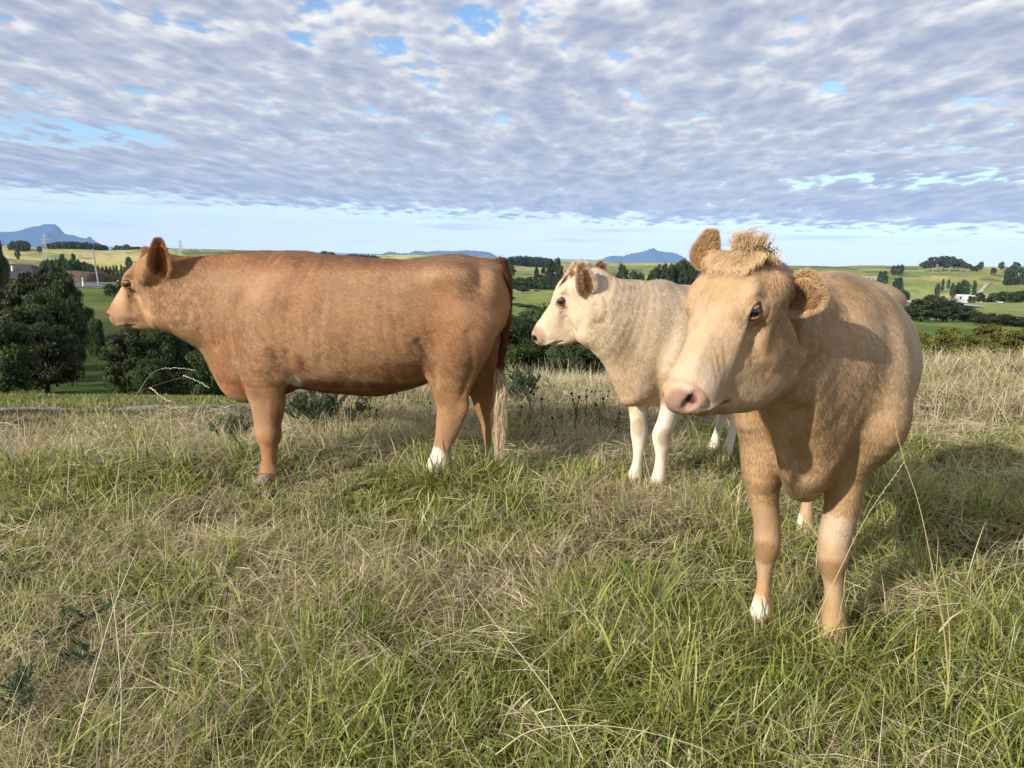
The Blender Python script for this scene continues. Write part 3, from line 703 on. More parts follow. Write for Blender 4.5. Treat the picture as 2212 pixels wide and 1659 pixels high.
def white_cow(detail):
    O = np.array([.85, 4.59]); A = nrm(np.array([.68, .735])); Lv = np.array([A[1], -A[0]]); k = .925
    fr = lambda s, l, z: np.array([O[0] + A[0] * s + Lv[0] * l, O[1] + A[1] * s + Lv[1] * l, z])
    lat = (Lv[0], Lv[1], 0)
    root = empty('cow', (O[0] + A[0] * .5, O[1] + A[1] * .5, 0))
    tag(root, 'cream white cow in the middle, partly hidden behind the nearest cow', 'cow', 'cattle standing in the grass')
    f = Field((.0, 4.05, -.03), (2.25, 5.95, 1.42), .0085 if detail else .014)
    body_generic(f, fr, k, lat, bl=.04, bw=.9)
    s1 = 1 / 347.
    leg = lambda rows, y, d: [[*at(px, py, y), w * s1, w * s1 * dd] for (px, py, w), dd in zip(rows, d)]
    dd = [1.3, 1.3, 1.25, 1.2, 1.1, 1.15, 1.2, 1.2, 1.2]
    f.loft([[*fr(-.02, .17, .78), .09, .13]] + leg([(1452, 850, 26), (1447, 885, 20), (1438, 915, 18.5), (1429, 940, 19), (1429, 962, 16), (1428, 985, 11.5), (1426, 1012, 12), (1423, 1035, 15)], 4.53, dd), lat, k=.03)
    f.loft([[*fr(-.02, -.17, .78), .09, .13]] + leg([(1382, 850, 25), (1379, 880, 20), (1380, 912, 17.5), (1381, 935, 17.5), (1380, 958, 14), (1379, 982, 11), (1376, 1005, 12), (1371, 1026, 15)], 4.68, dd), lat, k=.03)
    hind_leg(f, fr, k, lat, 1, 1.07, .03); hind_leg(f, fr, k, lat, -1, 1.20, -.15)
    h = Head(at(1252, 580, 4.38), at(1152, 716, 4.54), (-.75, -.1, .65), 1.0)
    h.build(f)
    n0 = fr(.05, 0, 1.02 * 1.0)
    c1 = at(1300, 665, 4.36); c2 = at(1345, 690, 4.43)
    f.loft([[*n0, .19, .26], [*fr(-.08, 0, 1.01), .17, .27], [*c2, .130, .235], [*c1, .105, .185], [*at(1270, 655, 4.36), .09, .15]], (.35, -.93, 0), k=.06)
    f.loft([[*at(1265, 722, 4.37), .07, .06], [*at(1300, 735, 4.38), .075, .08], [*at(1335, 775, 4.42), .07, .10], [*at(1370, 840, 4.47), .09, .12]], (.6, -.8, 0), k=.06)
    f.loft([[*at(1290, 752, 4.37), .018, .022], [*at(1296, 762, 4.37), .014, .016]], (.6, -.8, 0), k=.03)
    f.loft([[*at(1300, 700, 4.235), .02, .008], [*at(1345, 760, 4.24), .03, .012], [*at(1385, 850, 4.27), .03, .012]], (.6, -.8, 0), k=.06, sub=True)
    base = (.66, .51, .35); wh = (.78, .68, .54); tan = (.55, .38, .22)
    blobs = [(fr(.0, 0, .62), (.35, .35, .28), tan, .55), (at(1345, 800, 4.4), (.08, .3, .2), tan, .6), (at(1330, 600, 4.4), (.28, .3, .10), (.62, .50, .38), .5),
             (at(1430, 980, 4.55), (.09, .25, .32), wh, .95), (at(1375, 980, 4.68), (.09, .2, .32), wh, .95), (at(1378, 925, 4.62), (.04, .08, .06), (.42, .30, .16), .65), (at(1436, 945, 4.47), (.05, .08, .06), (.42, .30, .16), .65),
             (fr(1.1, 0, .2), (.4, .5, .32), wh, .9), (h.w((.30, 0, 0)), (.13, .2, .13), (.68, .55, .40), .6), (h.w((.20, 0, -.2)), (.14, .2, .10), (.68, .50, .33), .5),
             (h.w((.475, 0, -.04)), (.065, .1, .065), (.42, .26, .19), .9), (h.w((.50, 0, -.03)), (.02, .08, .03), (.10, .06, .05), .8), (h.w((.02, 0, .01)), (.08, .12, .06), (.56, .38, .22), .7),
             (at(1285, 610, 4.3), (.05, .2, .07), (.60, .54, .48), .4)]
    for sg in (1, -1): blobs += [(h.w((.49, sg * .042, -.028)), (.024, .024, .024), (.05, .03, .025), .95), (h.w((.187, sg * .105, -.016)), (.032, .03, .026), (.22, .15, .12), .8)]
    colf = lambda P: paint(P, base, blobs, .13)
    FW = [([at(x0, y0, 4.24), at((x0 + x1) / 2 - 3, (y0 + y1) / 2, 4.24), at(x1, y1, 4.27)], w_, d_) for x0, y0, x1, y1, w_, d_ in [(1288, 660, 1296, 745, .02, .007), (1310, 640, 1322, 760, .022, .008), (1335, 660, 1345, 790, .025, .008), (1362, 640, 1368, 800, .025, .008), (1395, 650, 1392, 780, .025, .006), (1262, 720, 1275, 748, .012, .010), (1283, 738, 1292, 758, .012, .010)]]
    body, V, Q, N = finish_body('body', f, root, MATS['skin'], colf, blur=1, lumps=.012, head=h, folds=FW)
    ad = np.array([A[0], A[1], -.55])
    def flow(p, n):
        hd = (p[:, 0] < at(1265, 600, 4.4)[0])[:, None]; leg = (p[:, 2] < .5)[:, None]
        nk = (p[:, 0] < at(1400, 600, 4.5)[0])[:, None]
        return np.where(hd, h.x * .6 + np.array([.3, 0, -.5]), np.where(leg, np.array([.1, 0, -1.0]), np.where(nk, np.array([.2, 0, -1.0]), ad)))
    def lenf(p):
        hx = (p - h.o) @ h.x / h.k; inh = p[:, 0] < at(1265, 600, 4.4)[0]
        m = np.where(inh, np.where(hx < .44, np.clip(.65 - hx * .9, .34, .6), .05), 1.0)
        return np.where(p[:, 2] < .55, .55, m) * (1 + .9 * np.clip((p[:, 2] - 1.22) / .05, 0, 1) * (~inh))
    fur('coat', V, Q, N, 220000 if detail else 50000, flow, colf, MATS['hair'], body, ln=.015, wd=.0016, lift=.06, seed=12, lenf=lenf)
    h.extras(root=root, mats=MATS, lid_col=(.12, .075, .06))
    ear_obj(at(1268, 638, 4.27), at(1256, 572, 4.20), (.2, -1, -.1), .10, MATS['hair'], root, np.array([.68, .54, .39]), np.array([.52, .33, .19]), seed=5)
    ear_obj(at(1286, 606, 4.47), at(1300, 568, 4.55), (.3, -.8, 0), .09, MATS['hair'], root, np.array([.48, .34, .24]), np.array([.25, .11, .05]), seed=6, nf=2500)
    topknot(h, root, 1600 if detail else 400, .055, np.array([.58, .42, .26]), 21, spread=.06, back=.02)
    tail_obj([(*fr(1.42 * k, 0, 1.30 * k), .03), (*fr(1.47 * k, 0, 1.2 * k), .026), (*fr(1.47 * k, 0, 1.0 * k), .02), (*fr(1.45 * k, 0, .8 * k), .016), (*fr(1.44 * k, 0, .62 * k), .012), (*fr(1.44 * k, 0, .5 * k), .008)],
             root, (.5, .38, .24), (.66, .55, .38), 3, .45, 13, n=800)
    for c in (at(1420, 1050, 4.53), at(1367, 1044, 4.68), fr(1.05 * k, .03 * k, 0), fr(1.18 * k, -.15 * k, 0)):
        hoof((c[0], c[1], -.005), (-A[0], -A[1]), .8, MATS['hoof'], root)
    return root

def topknot(h, root, n, length, col, seed, spread=.07, back=.0, tall=None, front=.085):
    """curly hair between the ears, falling over the forehead"""
    rg = np.random.default_rng(seed); k = 9
    nc = max(12, n // 45); cl = rg.integers(0, nc, n)
    cx = rg.uniform(-.045 - back, front, nc); cy = rg.uniform(-1, 1, nc) * spread; tall_c = np.clip(1.2 - np.abs(cx + .005) / .045, 0, 1) * (np.abs(cy) < spread * .42) * (rg.random(nc) < .85)
    rx = cx[cl] + rg.normal(0, .010, n); ry = cy[cl] + rg.normal(0, .010, n)
    rz = .045 - .02 * (ry / spread) ** 2 - np.clip(-rx, 0, 1) * .25 + np.clip(rx, 0, .1) * .1 - .032
    p = np.stack([rx, ry, rz], 1)
    ang = rg.uniform(-.5, .5, nc)[cl]
    fwd_d = np.stack([np.full(n, .9), np.sin(ang) + cy[cl] / spread * .7, np.full(n, .45)], 1)
    up_d = np.stack([-.75 + rg.normal(0, .25, nc)[cl], rg.normal(0, .30, nc)[cl], np.full(n, .75)], 1)
    tc = tall_c[cl][:, None]
    d = nrm(fwd_d * (1 - tc) + up_d * tc)
    L = length * rg.uniform(.6, 1.1, n) * (.45 + .75 * rg.random(nc)[cl]) * (1 + .55 * tall_c[cl]) * (1 - .35 * np.clip(np.abs(cy[cl]) / spread - .5, 0, .5) * 2)
    s = np.linspace(0, 1, k)[None, :, None]
    droop = np.where(tc > .3, 1, 1)[:, :, None] * np.array([.30, 0, -.55]) * (1 - .55 * tc[:, :, None])
    ph = rg.uniform(0, 6.28, nc)[cl][:, None, None]; am = (.16 + .20 * rg.random(nc))[cl][:, None, None]
    wave = np.sin(s * 6.5 + ph) * am; sidev = nrm(np.cross(d, [0, 0, 1.0]) + 1e-3)[:, None]
    P = p[:, None] + (d[:, None] * s + droop * s ** 2 + sidev * wave * s + rg.normal(0, .045, (n, 1, 3)) * s ** 2) * L[:, None, None]
    P[..., 2] = np.maximum(P[..., 2], np.where(P[..., 0] > .02, .045 - .05 * np.clip(P[..., 0] - .1, 0, 1), -1))
    Pw = h.o + (P * h.k) @ h.R
    Wd = .0020 * np.array([1, 1, 1, .95, .9, .8, .65, .45, .15])[None] * rg.uniform(.5, 1.3, (n, 1))
    tang = nrm(Pw[:, 2] - Pw[:, 0]); side = nrm(np.cross(tang, h.z[None] + rg.normal(0, .5, (n, 3))))
    c = col[None] * (.78 + .38 * rg.random(nc)[cl][:, None]) * rg.uniform(.8, 1.2, (n, 1))
    return ribbons('forelock', Pw, Wd, side, MATS['hair'], root, c)

def front_cow(detail):
    O = np.array([1.085, 2.67]); A = nrm(np.array([.40, .918])); Lv = np.array([A[1], -A[0]]); k = 1.0
    fr = lambda s, l, z: np.array([O[0] + A[0] * s + Lv[0] * l, O[1] + A[1] * s + Lv[1] * l, z])
    lat = (Lv[0], Lv[1], 0)
    root = empty('cow', (O[0] + A[0] * .5, O[1] + A[1] * .5, 0))
    tag(root, 'light tan cow nearest the camera at right, with shaggy forelock and pink nose', 'cow', 'cattle standing in the grass')
    f = Field((.25, 1.72, -.03), (2.35, 4.50, 1.56), .0075 if detail else .014)
    body_generic(f, fr, k, lat, 1.0, bl=.085, bw=.85)
    s1 = 1 / 604.
    leg = lambda rows, y, d: [[*at(px, py, y), w * s1, w * s1 * q] for (px, py, w), q in zip(rows, d)]
    dd = [1.4, 1.35, 1.3, 1.15, 1.15, 1.15, 1.3, 1.25, 1.15, 1.15]
    f.loft([[*fr(.0, -.17, .88), .10, .14]] + leg([(1650, 1005, 46), (1649, 1045, 37), (1653, 1092, 31), (1659, 1140, 30), (1658, 1178, 29), (1653, 1210, 21), (1651, 1250, 14.5), (1647, 1290, 19), (1643, 1325, 26), (1643, 1350, 26)], 2.72, dd), lat, k=.03)
    f.loft([[*fr(-.03, .17, .88), .10, .14]] + leg([(1835, 1000, 45), (1826, 1055, 40), (1818, 1105, 37), (1803, 1160, 35), (1799, 1200, 33), (1800, 1235, 23), (1801, 1270, 17.5), (1800, 1312, 22), (1800, 1352, 28), (1800, 1385, 27)], 2.62, dd), lat, k=.03)
    hind_leg(f, fr, k, lat, -1, 1.14, -.04); hind_leg(f, fr, k, lat, 1, 1.22, .10)
    h = Head(at(1612, 553, 2.18), at(1468, 816, 1.99), (0.03, 0, 1), .95)
    print('head', np.linalg.norm(at(1612, 553, 2.18) - at(1470, 818, 1.985)) / .5)
    h.build(f, 1.16)
    # neck: from the withers down and forward to the head, set on to its left side behind the cheek
    p = h.w
    f.loft([[*fr(.12, 0, 1.04), .20, .25], [*fr(-.04, -.0, 1.02), .185, .27], [*(fr(-.17, -.04, 1.03)), .155, .24], [*(p((.0, .0, -.25)) * .45 + fr(-.20, -.05, 1.05) * .55), .130, .20], [*p((.06, 0, -.22)), .105, .14]], (A[1], -A[0], 0), k=.07)
    f.loft([[*fr(.15, 0, 1.29), .06, .06], [*fr(.0, -.01, 1.27), .06, .06], [*(p((-.02, 0, -.17)) * .4 + fr(-.10, 0, 1.22) * .6), .06, .06], [*p((0, 0, -.15)), .07, .06]], lat, k=.08)
    f.loft([[*p((.16, .0, -.30)), .07, .06], [*(p((.12, 0, -.34)) * .5 + fr(-.25, -.03, .92) * .5), .09, .09], [*fr(-.22, -.02, .84), .09, .09], [*fr(-.22, -.02, .74), .075, .07], [*fr(-.19, -.02, .665), .06, .05]], lat, k=.07)
    f.ell(p((.24, .0, -.285)), (.09, .06, .05), k=.06, rot=h.R)
    f.loft(h.st([(.37, .025, -.215, .040, .034), (.30, .032, -.285, .042, .040), (.22, .038, -.335, .046, .046), (.13, .042, -.35, .05, .05)]), tuple(h.y), k=.05)
    f.ell(p((.19, .050, -.235)), np.array((.125, .052, .12)), k=.06, rot=h.R)
    # hanging fold of the brisket and the hollow beside it
    f.loft([[*at(1690, 900, 2.36), .022, .03], [*at(1688, 965, 2.37), .022, .03], [*at(1702, 1020, 2.40), .022, .03], [*at(1722, 1062, 2.46), .014, .02]], lat, k=.045)
    f.loft([[*at(1665, 930, 2.31), .018, .02], [*at(1655, 1000, 2.36), .016, .02], [*at(1672, 1060, 2.42), .012, .02]], lat, k=.05, sub=True)
    f.loft([[*at(1730, 900, 2.29), .016, .02], [*at(1725, 975, 2.32), .018, .02], [*at(1742, 1040, 2.38), .012, .02]], lat, k=.05, sub=True)
    f.loft([[*at(1800, 1010, 2.46), .012, .02], [*at(1790, 1060, 2.50), .012, .02], [*at(1765, 1090, 2.54), .010, .02]], lat, k=.04, sub=True)
    # jowl lines and the crease behind the jaw
    f.loft([[*p((.05, .125, -.17)), .012, .012], [*p((.07, .10, -.26)), .012, .014], [*p((.12, .075, -.33)), .012, .012]], tuple(h.x), k=.04, sub=True)
    base = (.485, .325, .185); pale = (.58, .42, .26); wh = (.80, .72, .60); org = (.50, .26, .10); gold = (.60, .36, .16)
    blobs = [(fr(.6, .2, 1.1), (.8, .9, .5), (.55, .41, .26), .75), (fr(-.15, 0, .75), (.35, .3, .35), (.44, .27, .13), .6), (fr(.1, .1, 1.3), (.3, .4, .08), (.46, .27, .12), .5),
             (at(1655, 1200, 2.66), (.07, .10, .05), (.27, .145, .065), .8), (at(1803, 1238, 2.56), (.075, .10, .05), (.29, .155, .07), .8),
             (at(1800, 1150, 2.55), (.07, .08, .07), (.64, .52, .38), .6), (at(1643, 1320, 2.66), (.032, .10, .048), wh, 1.0), (at(1640, 1350, 2.7), (.06, .12, .04), (.40, .22, .11), .6),
             (at(1648, 1275, 2.7), (.06, .1, .05), (.52, .28, .11), .6), (at(1800, 1320, 2.6), (.07, .12, .06), (.42, .25, .12), .6), (at(1800, 1385, 2.6), (.08, .15, .04), (.50, .33, .20), .7),
             (fr(1.12, -.09, .13), (.03, .06, .035), wh, .95), (p((.09, 0, .05)), (.15, .15, .10), (.47, .295, .15), .75), (p((.34, 0, .01)), (.14, .12, .12), (.57, .41, .26), .5), (p((.17, .08, -.2)), (.10, .10, .10), (.42, .25, .12), .6), (p((.30, .05, -.20)), (.10, .08, .06), (.42, .29, .17), .5), (p((.25, .09, -.05)), (.07, .06, .05), (.56, .39, .24), .6),
             (p((.24, -.09, -.05)), (.08, .07, .06), pale, .5), (p((.13, .10, .01)), (.05, .05, .04), (.54, .37, .21), .7),
             (p((.42, 0, -.05)), (.06, .12, .07), (.60, .46, .33), .7), (p((.17, .10, -.10)), (.08, .05, .08), (.40, .25, .13), .5), (p((.12, .0, -.30)), (.2, .12, .08), (.36, .22, .11), .6), (p((.496, 0, -.052)), (.034, .066, .044), (.30, .18, .135), .95), (p((.46, .07, -.115)), (.08, .06, .022), (.62, .45, .30), .8),
             (p((.45, 0, -.145)), (.08, .10, .02), (.40, .24, .11), .8)]
    for sg in (1, -1): blobs += [(p((.490, sg * .046, -.032)), (.014, .020, .012), (.05, .018, .015), .95), (p((.480, sg * .064, -.030)), (.022, .016, .030), (.38, .15, .11), .5), (p((.192, sg * .104, -.024)), (.040, .03, .022), (.36, .13, .07), .75)]
    colf = lambda P: paint(P, base, blobs, .13)
    FF = [([at(*a), at(*b), at(*c)], w_, d_) for a, b, c, w_, d_ in [((1700, 880, 2.28), (1685, 950, 2.33), (1700, 1010, 2.38), .018, .010), ((1745, 850, 2.30), (1738, 930, 2.32), (1750, 1010, 2.36), .022, .009), ((1790, 820, 2.36), (1795, 900, 2.38), (1785, 980, 2.42), .03, .009), ((1840, 760, 2.50), (1850, 860, 2.50), (1835, 960, 2.52), .03, .008), ((1860, 700, 2.66), (1885, 820, 2.68), (1880, 930, 2.70), .035, .010), ((1640, 905, 2.27), (1650, 960, 2.33), (1665, 1010, 2.38), .018, .008), ((1632, 1168, 2.60), (1660, 1172, 2.58), (1688, 1166, 2.60), .01, .004), ((1768, 1190, 2.52), (1800, 1196, 2.50), (1832, 1188, 2.52), .01, .004)]]
    body, V, Q, N = finish_body('body', f, root, MATS['skin'], colf, blur=1, lumps=.012, head=h, folds=FF)
    nb = fr(-.22, 0, 1.1)
    def inhead(P): 
        q = (P - h.o) @ h.R.T / h.k
        return (q[:, 0] > .05) & (q[:, 2] > -.33) & (np.abs(q[:, 1]) < .17) & (q[:, 0] < .6) & (q[:, 2] < .2)
    ad = np.array([A[0], A[1], -.75])
    def flow(P, n):
        hd = inhead(P)[:, None]; leg = (P[:, 2] < .5)[:, None]; nk = (((P[:, :2] - O) @ A) < .05)[:, None]
        q = (P - h.o) @ h.R.T / h.k
        hf = h.x * .8 + h.y[None] * (np.sign(q[:, 1:2]) * .5) - h.z * .3
        return np.where(hd, hf, np.where(leg, np.array([.05, 0, -1.0]), np.where(nk, np.array([.1, .1, -1.0]), ad)))
    def lenf(P):
        q = (P - h.o) @ h.R.T / h.k; inh = inhead(P)
        m = np.where(inh, np.where(q[:, 0] < .44, np.clip(.80 - q[:, 0] * 1.3, .34, .7) + 1.5 * np.clip((.13 - q[:, 0]) / .08, 0, 1) * (q[:, 2] > -.03), .05), 1.0)
        return np.where(P[:, 2] < .55, .5, m) * (1 + .9 * np.clip((P[:, 2] - 1.32) / .05, 0, 1) * (~inh))
    fur('coat', V, Q, N, 480000 if detail else 60000, flow, colf, MATS['hair'], body, ln=.015, wd=.0012, lift=.08, seed=22, lenf=lenf)
    h.extras(root=root, mats=MATS, lid_col=(.40, .20, .12))
    ear_obj(at(1698, 622, 2.20), at(1772, 652, 2.15), (-.12, -1, -.05), .122, MATS['hair'], root, np.array([.56, .39, .22]), np.array([.46, .28, .14]), seed=7, cup=.32, nf=9000, fuzz_len=.020)
    ear_obj(at(1533, 590, 2.24), at(1536, 506, 2.28), (-.5, .8, 0), .095, MATS['hair'], root, np.array([.56, .37, .19]), np.array([.36, .16, .055]), seed=8, nf=7000, fuzz_len=.018)
    topknot(h, root, 7000 if detail else 900, .060, np.array([.54, .37, .20]), 23, spread=.062, front=.050)
    tail_obj([(*fr(1.42, 0, 1.30), .03), (*fr(1.47, 0, 1.2), .026), (*fr(1.47, 0, 1.0), .02), (*fr(1.45, 0, .8), .016), (*fr(1.44, 0, .62), .012), (*fr(1.44, 0, .5), .008)],
             root, (.45, .27, .12), (.62, .50, .34), 3, .45, 14, n=800)
    for c in (at(1640, 1366, 2.71), at(1800, 1405, 2.61), fr(1.12, -.04, 0), fr(1.20, .10, 0)):
        hoof((c[0], c[1], -.005), (-A[0], -A[1]), .86, MATS['hoof'], root)
    return root

# ------------------------------------------------------------------ land
DK = np.array([0, 5, 7, 9, 12, 16, 24, 40, 60, 90, 130, 180, 250, 400, 600, 900, 1300, 2000, 3500, 6000.])
CK = np.array([-900, 0, 450, 800, 1000, 1300, 1600, 1900, 2100, 2900.])
ZT = np.array([
 # D: 0  5   7    9    12    16    24    40    60    90    130   180   250   400   600   900  1300  2000  3500 6000
 [0, -.06, -.30, -.66, -1.28, -2.05, -3.6, -6.5, -9.3, -10.4, -8.9, -8.0, -9.0, -16, -20, -17, -3.0, -45, -121, -130],
 [0, -.06, -.28, -.64, -1.25, -2.02, -3.55, -6.5, -9.3, -10.4, -8.8, -7.7, -8.5, -16, -20, -17, -3.0, -45, -121, -130],
 [0, -.05, -.24, -.56, -1.12, -1.90, -3.45, -6.4, -9.3, -10.4, -8.9, -8.0, -9.0, -15, -20, -20, -9.0, -45, -121, -130],
 [0, 0, 0, -.12, -.55, -1.25, -3.0, -6.2, -8.5, -10., -11., -12., -13., -15, -20, -21, -14., -12, -90, -130],
 [0, 0, 0, -.10, -.60, -1.30, -3.2, -6.5, -9.0, -11., -12., -13., -14., -17, -21, -23, -16., -5., -80, -130],
 [0, 0, 0, -.10, -.60, -1.35, -3.2, -6.5, -9.0, -11., -12., -13., -14., -18, -22, -24, -19., -7., -80, -130],
 [0, 0, 0, -.02, -.30, -1.0, -2.8, -6.2, -8.8, -10., -11., -12., -14., -18, -21, -22, -14., -5., -80, -130],
 [0, 0, 0, 0, -.05, -.85, -3.0, -6.0, -8.0, -9.0, -9.5, -12.5, -16.0, -17, -17.5, -13, 3.0, -20., -90, -130],
 [0, 0, 0, .02, .0, -.8, -3.0, -6.0, -8.0, -9.0, -9.5, -12.8, -16.0, -17, -17.0, -12, 5.0, -20., -90, -130],
 [0, 0, 0, .05, .0, -.8, -3.0, -6.0, -8.0, -9.0, -9.5, -12.8, -16.0, -17, -16.5, -10, 8.0, -20., -90, -130]], float)
def smooth_interp(x, xs, tab):
    """monotone-ish cubic (catmull on a non-uniform table, along axis 0 of tab)"""
    x = np.clip(x, xs[0], xs[-1]); i = np.clip(np.searchsorted(xs, x) - 1, 0, len(xs) - 2)
    h = xs[i + 1] - xs[i]; t = (x - xs[i]) / h; return i, t
def ground_z(x, y, lumps=True):
    x = np.asarray(x, float); y = np.asarray(y, float)
    D = np.hypot(x, y); az = np.arctan2(x, y); azc = np.clip(az, -1.05, 1.05)
    px = np.clip(1106 + FOC * np.tan(azc), CK[0], CK[-1])
    i, t = smooth_interp(np.clip(D * np.cos(azc), 0, 6000), DK, None); j, u = smooth_interp(px, CK, None)
    ts = t * t * (3 - 2 * t) * .35 + t * .65; us = u * u * (3 - 2 * u)
    z = (ZT[j, i] * (1 - ts) + ZT[j, i + 1] * ts) * (1 - us) + (ZT[j + 1, i] * (1 - ts) + ZT[j + 1, i + 1] * ts) * us
    P = np.stack([x, y, np.zeros_like(x)], -1)
    # rolling relief, growing with distance; low hummocks close by
    far = np.clip((D - 60) / 500, 0, 1)
    z = z + (fbm(P + 900, 1 / 240., 3) - .5) * 30 * far * np.clip((3600 - D) / 1500, 0, 1) + (fbm(P + 600, 1 / 110., 2) - .5) * 9 * np.clip((D - 350) / 300, 0, 1) * np.clip((2000 - D) / 500, 0, 1) + (fbm(P + 400, 1 / 35., 3) - .5) * 2.2 * np.clip((D - 18) / 60, 0, 1) * np.clip((3600 - D) / 1500, 0, 1)
    if lumps:
        near = np.clip((D - .5) / 2, 0, 1) * np.clip((60 - D) / 30, 0, 1)
        z = z + (fbm(P, 1.3, 3) - .55) * .17 * near
    return z
def hz(px): return 553 + .0279 * (px - 1106)
def place(px, D, e=None):
    """world x, y of picture column px at depth D"""
    x = (px - 1106) / FOC * D * 1.0; return x, D

def build_ground():
    az = np.concatenate([np.linspace(-180, -46, 40), np.linspace(-45, 45, 400), np.linspace(46, 180, 40)]) * pi / 180
    rr = np.concatenate([[.02], np.linspace(.3, 14, 190), np.geomspace(14.2, 6000, 300)])
    A, Rr = np.meshgrid(az, rr)
    x = Rr * np.sin(A); y = Rr * np.cos(A); z = ground_z(x, y)
    V = np.stack([x, y, z], -1).reshape(-1, 3); na = len(az)
    i = np.arange(len(rr) - 1)[:, None] * na; j = np.arange(na - 1)[None]
    a = i + j; Q = np.stack([a, a + 1, a + na + 1, a + na], -1).reshape(-1, 4)
    a = i[:, 0] + na - 1; Q2 = np.stack([a, i[:, 0], i[:, 0] + na, a + na], -1); Q = np.vstack([Q, Q2])[:, ::-1]
    # colours of the fields, with cloud shade put into the left valley
    P = V.copy(); P[:, 2] = 0; D = np.hypot(V[:, 0], V[:, 1]); px = 1106 + FOC * np.tan(np.clip(np.arctan2(V[:, 0], V[:, 1]), -1.05, 1.05))
    green = np.array([.11, .165, .035]); yg = np.array([.47, .42, .15]); straw = np.array([.46, .37, .19]); soil = np.array([.075, .060, .035]); deep = np.array([.050, .085, .022])
    n1 = fbm(P + 50, 1 / 120., 3); n2 = fbm(P + 10, 1 / 22., 3); n3 = fbm(P + 77, 1 / 340., 2)
    s = lambda v, a, b: np.clip((v - a) / (b - a), 0, 1)[:, None]
    C = green * (1 - s(D, 150, 500)) + yg * s(D, 150, 500)
    C = C * (1 - s(n1, .5, .62) * .7) + straw * s(n1, .5, .62) * .7
    C = C * (1 - s(n3, .52, .6) * .30 * s(D, 300, 600)) + green * 1.2 * s(n3, .52, .6) * .30 * s(D, 300, 600)
    # paddocks down in the valley: straight edged blocks of different growth
    ang = .5; qx = (V[:, 0] * cos(ang) + V[:, 1] * sin(ang)) / 170 + .2 * (n1 - .5); qy = (-V[:, 0] * sin(ang) + V[:, 1] * cos(ang)) / 95
    cell = (np.floor(qx).astype(int) * 7 + np.floor(qy).astype(int) * 13) % 11
    pal = np.array([[.12, .19, .04], [.19, .21, .06], [.09, .15, .035], [.26, .24, .09], [.15, .21, .05], [.11, .17, .04], [.23, .23, .08], [.13, .20, .045], [.17, .16, .07], [.10, .17, .03], [.20, .22, .06]])
    fl = s(D, 200, 260) * (1 - s(D, 1500, 1900)) * s(px, 700, 900)
    C = C * (1 - fl * .6) + pal[cell] * 1.15 * fl * .6
    near = 1 - s(D, 14, 20)
    C = C * (1 - near) + (soil * (.6 + .5 * n2[:, None])) * near
    mid = s(D, 14, 20) * (1 - s(D, 110, 170))
    C = C * (1 - mid) + ((np.array([.060, .105, .022]) * (.4 + 1.1 * n2[:, None]) + np.array([.05, .04, .015]) * s(fbm(P + 18, 1 / 9., 3), .52, .6))) * mid  # darker green here carries the cloud shade over the paddock
    gul = s(fbm(P + 210, 1 / 70., 3), .50, .60) * s(D, 250, 450); C = C * (1 - gul * .6) + np.array([.12, .17, .045]) * gul * .6
    scr = s(fbm(P + 310, 1 / 45., 4), .60, .66) * s(D, 250, 500); C = C * (1 - scr * .75) + np.array([.06, .085, .03]) * scr * .75
    valley_shade = (1 - s(px, 500, 700)) * s(D, 16, 24) * (1 - s(D, 170, 260)); C = C * (1 - valley_shade * .22)  # left valley darkened in the ground colour, standing for cloud shade
    C = C * (.7 + .6 * fbm(P, 1 / 6., 3))[:, None]
    m = bpy.data.materials.new('pasture'); m.use_nodes = True; T = NT(m.node_tree); T.n.clear()
    c = T.new('ShaderNodeVertexColor', layer_name='coat'); g = T.new('ShaderNodeNewGeometry')
    n = T.noise(g.outputs['Position'], 3.0, 6.0, .65); nb = T.noise(g.outputs['Position'], .12, 5.0, .6)
    f = T.math('MULTIPLY', T.mapr(n, .3, .7, .72, 1.3), T.mapr(nb, .3, .7, .8, 1.22))
    cc = T.vec('SCALE', c.outputs[0]); T.l.new(f, cc.node.inputs[3])
    b = T.new('ShaderNodeBump', {'Strength': .9, 'Distance': .35, 'Height': n})
    p = T.new('ShaderNodeBsdfPrincipled', {'Base Color': cc, 'Roughness': .95, 'Specular IOR Level': .05, 'Normal': b.outputs[0]})
    T.new('ShaderNodeOutputMaterial', {0: p.outputs[0]})
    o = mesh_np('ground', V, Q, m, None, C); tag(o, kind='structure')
    return o

def sheet(name, L, Rt, mat, lift=.01, kind='structure', onz=None):
    """a ribbon of ground between two lines of x, y points"""
    L = np.array(L, float); Rt = np.array(Rt, float); n = len(L); k = 5
    t = np.linspace(0, 1, k)[None, :, None]; P = L[:, None] * (1 - t) + Rt[:, None] * t
    z = ground_z(P[..., 0], P[..., 1]) + lift if onz is None else np.full(P.shape[:2], onz)
    V = np.concatenate([P, z[..., None]], -1).reshape(-1, 3)
    i = np.arange(n - 1)[:, None] * k; j = np.arange(k - 1)[None]; a = i + j
    o = mesh_np(name, V, np.stack([a, a + 1, a + k + 1, a + k], -1).reshape(-1, 4), mat)
    tag(o, kind=kind); return o

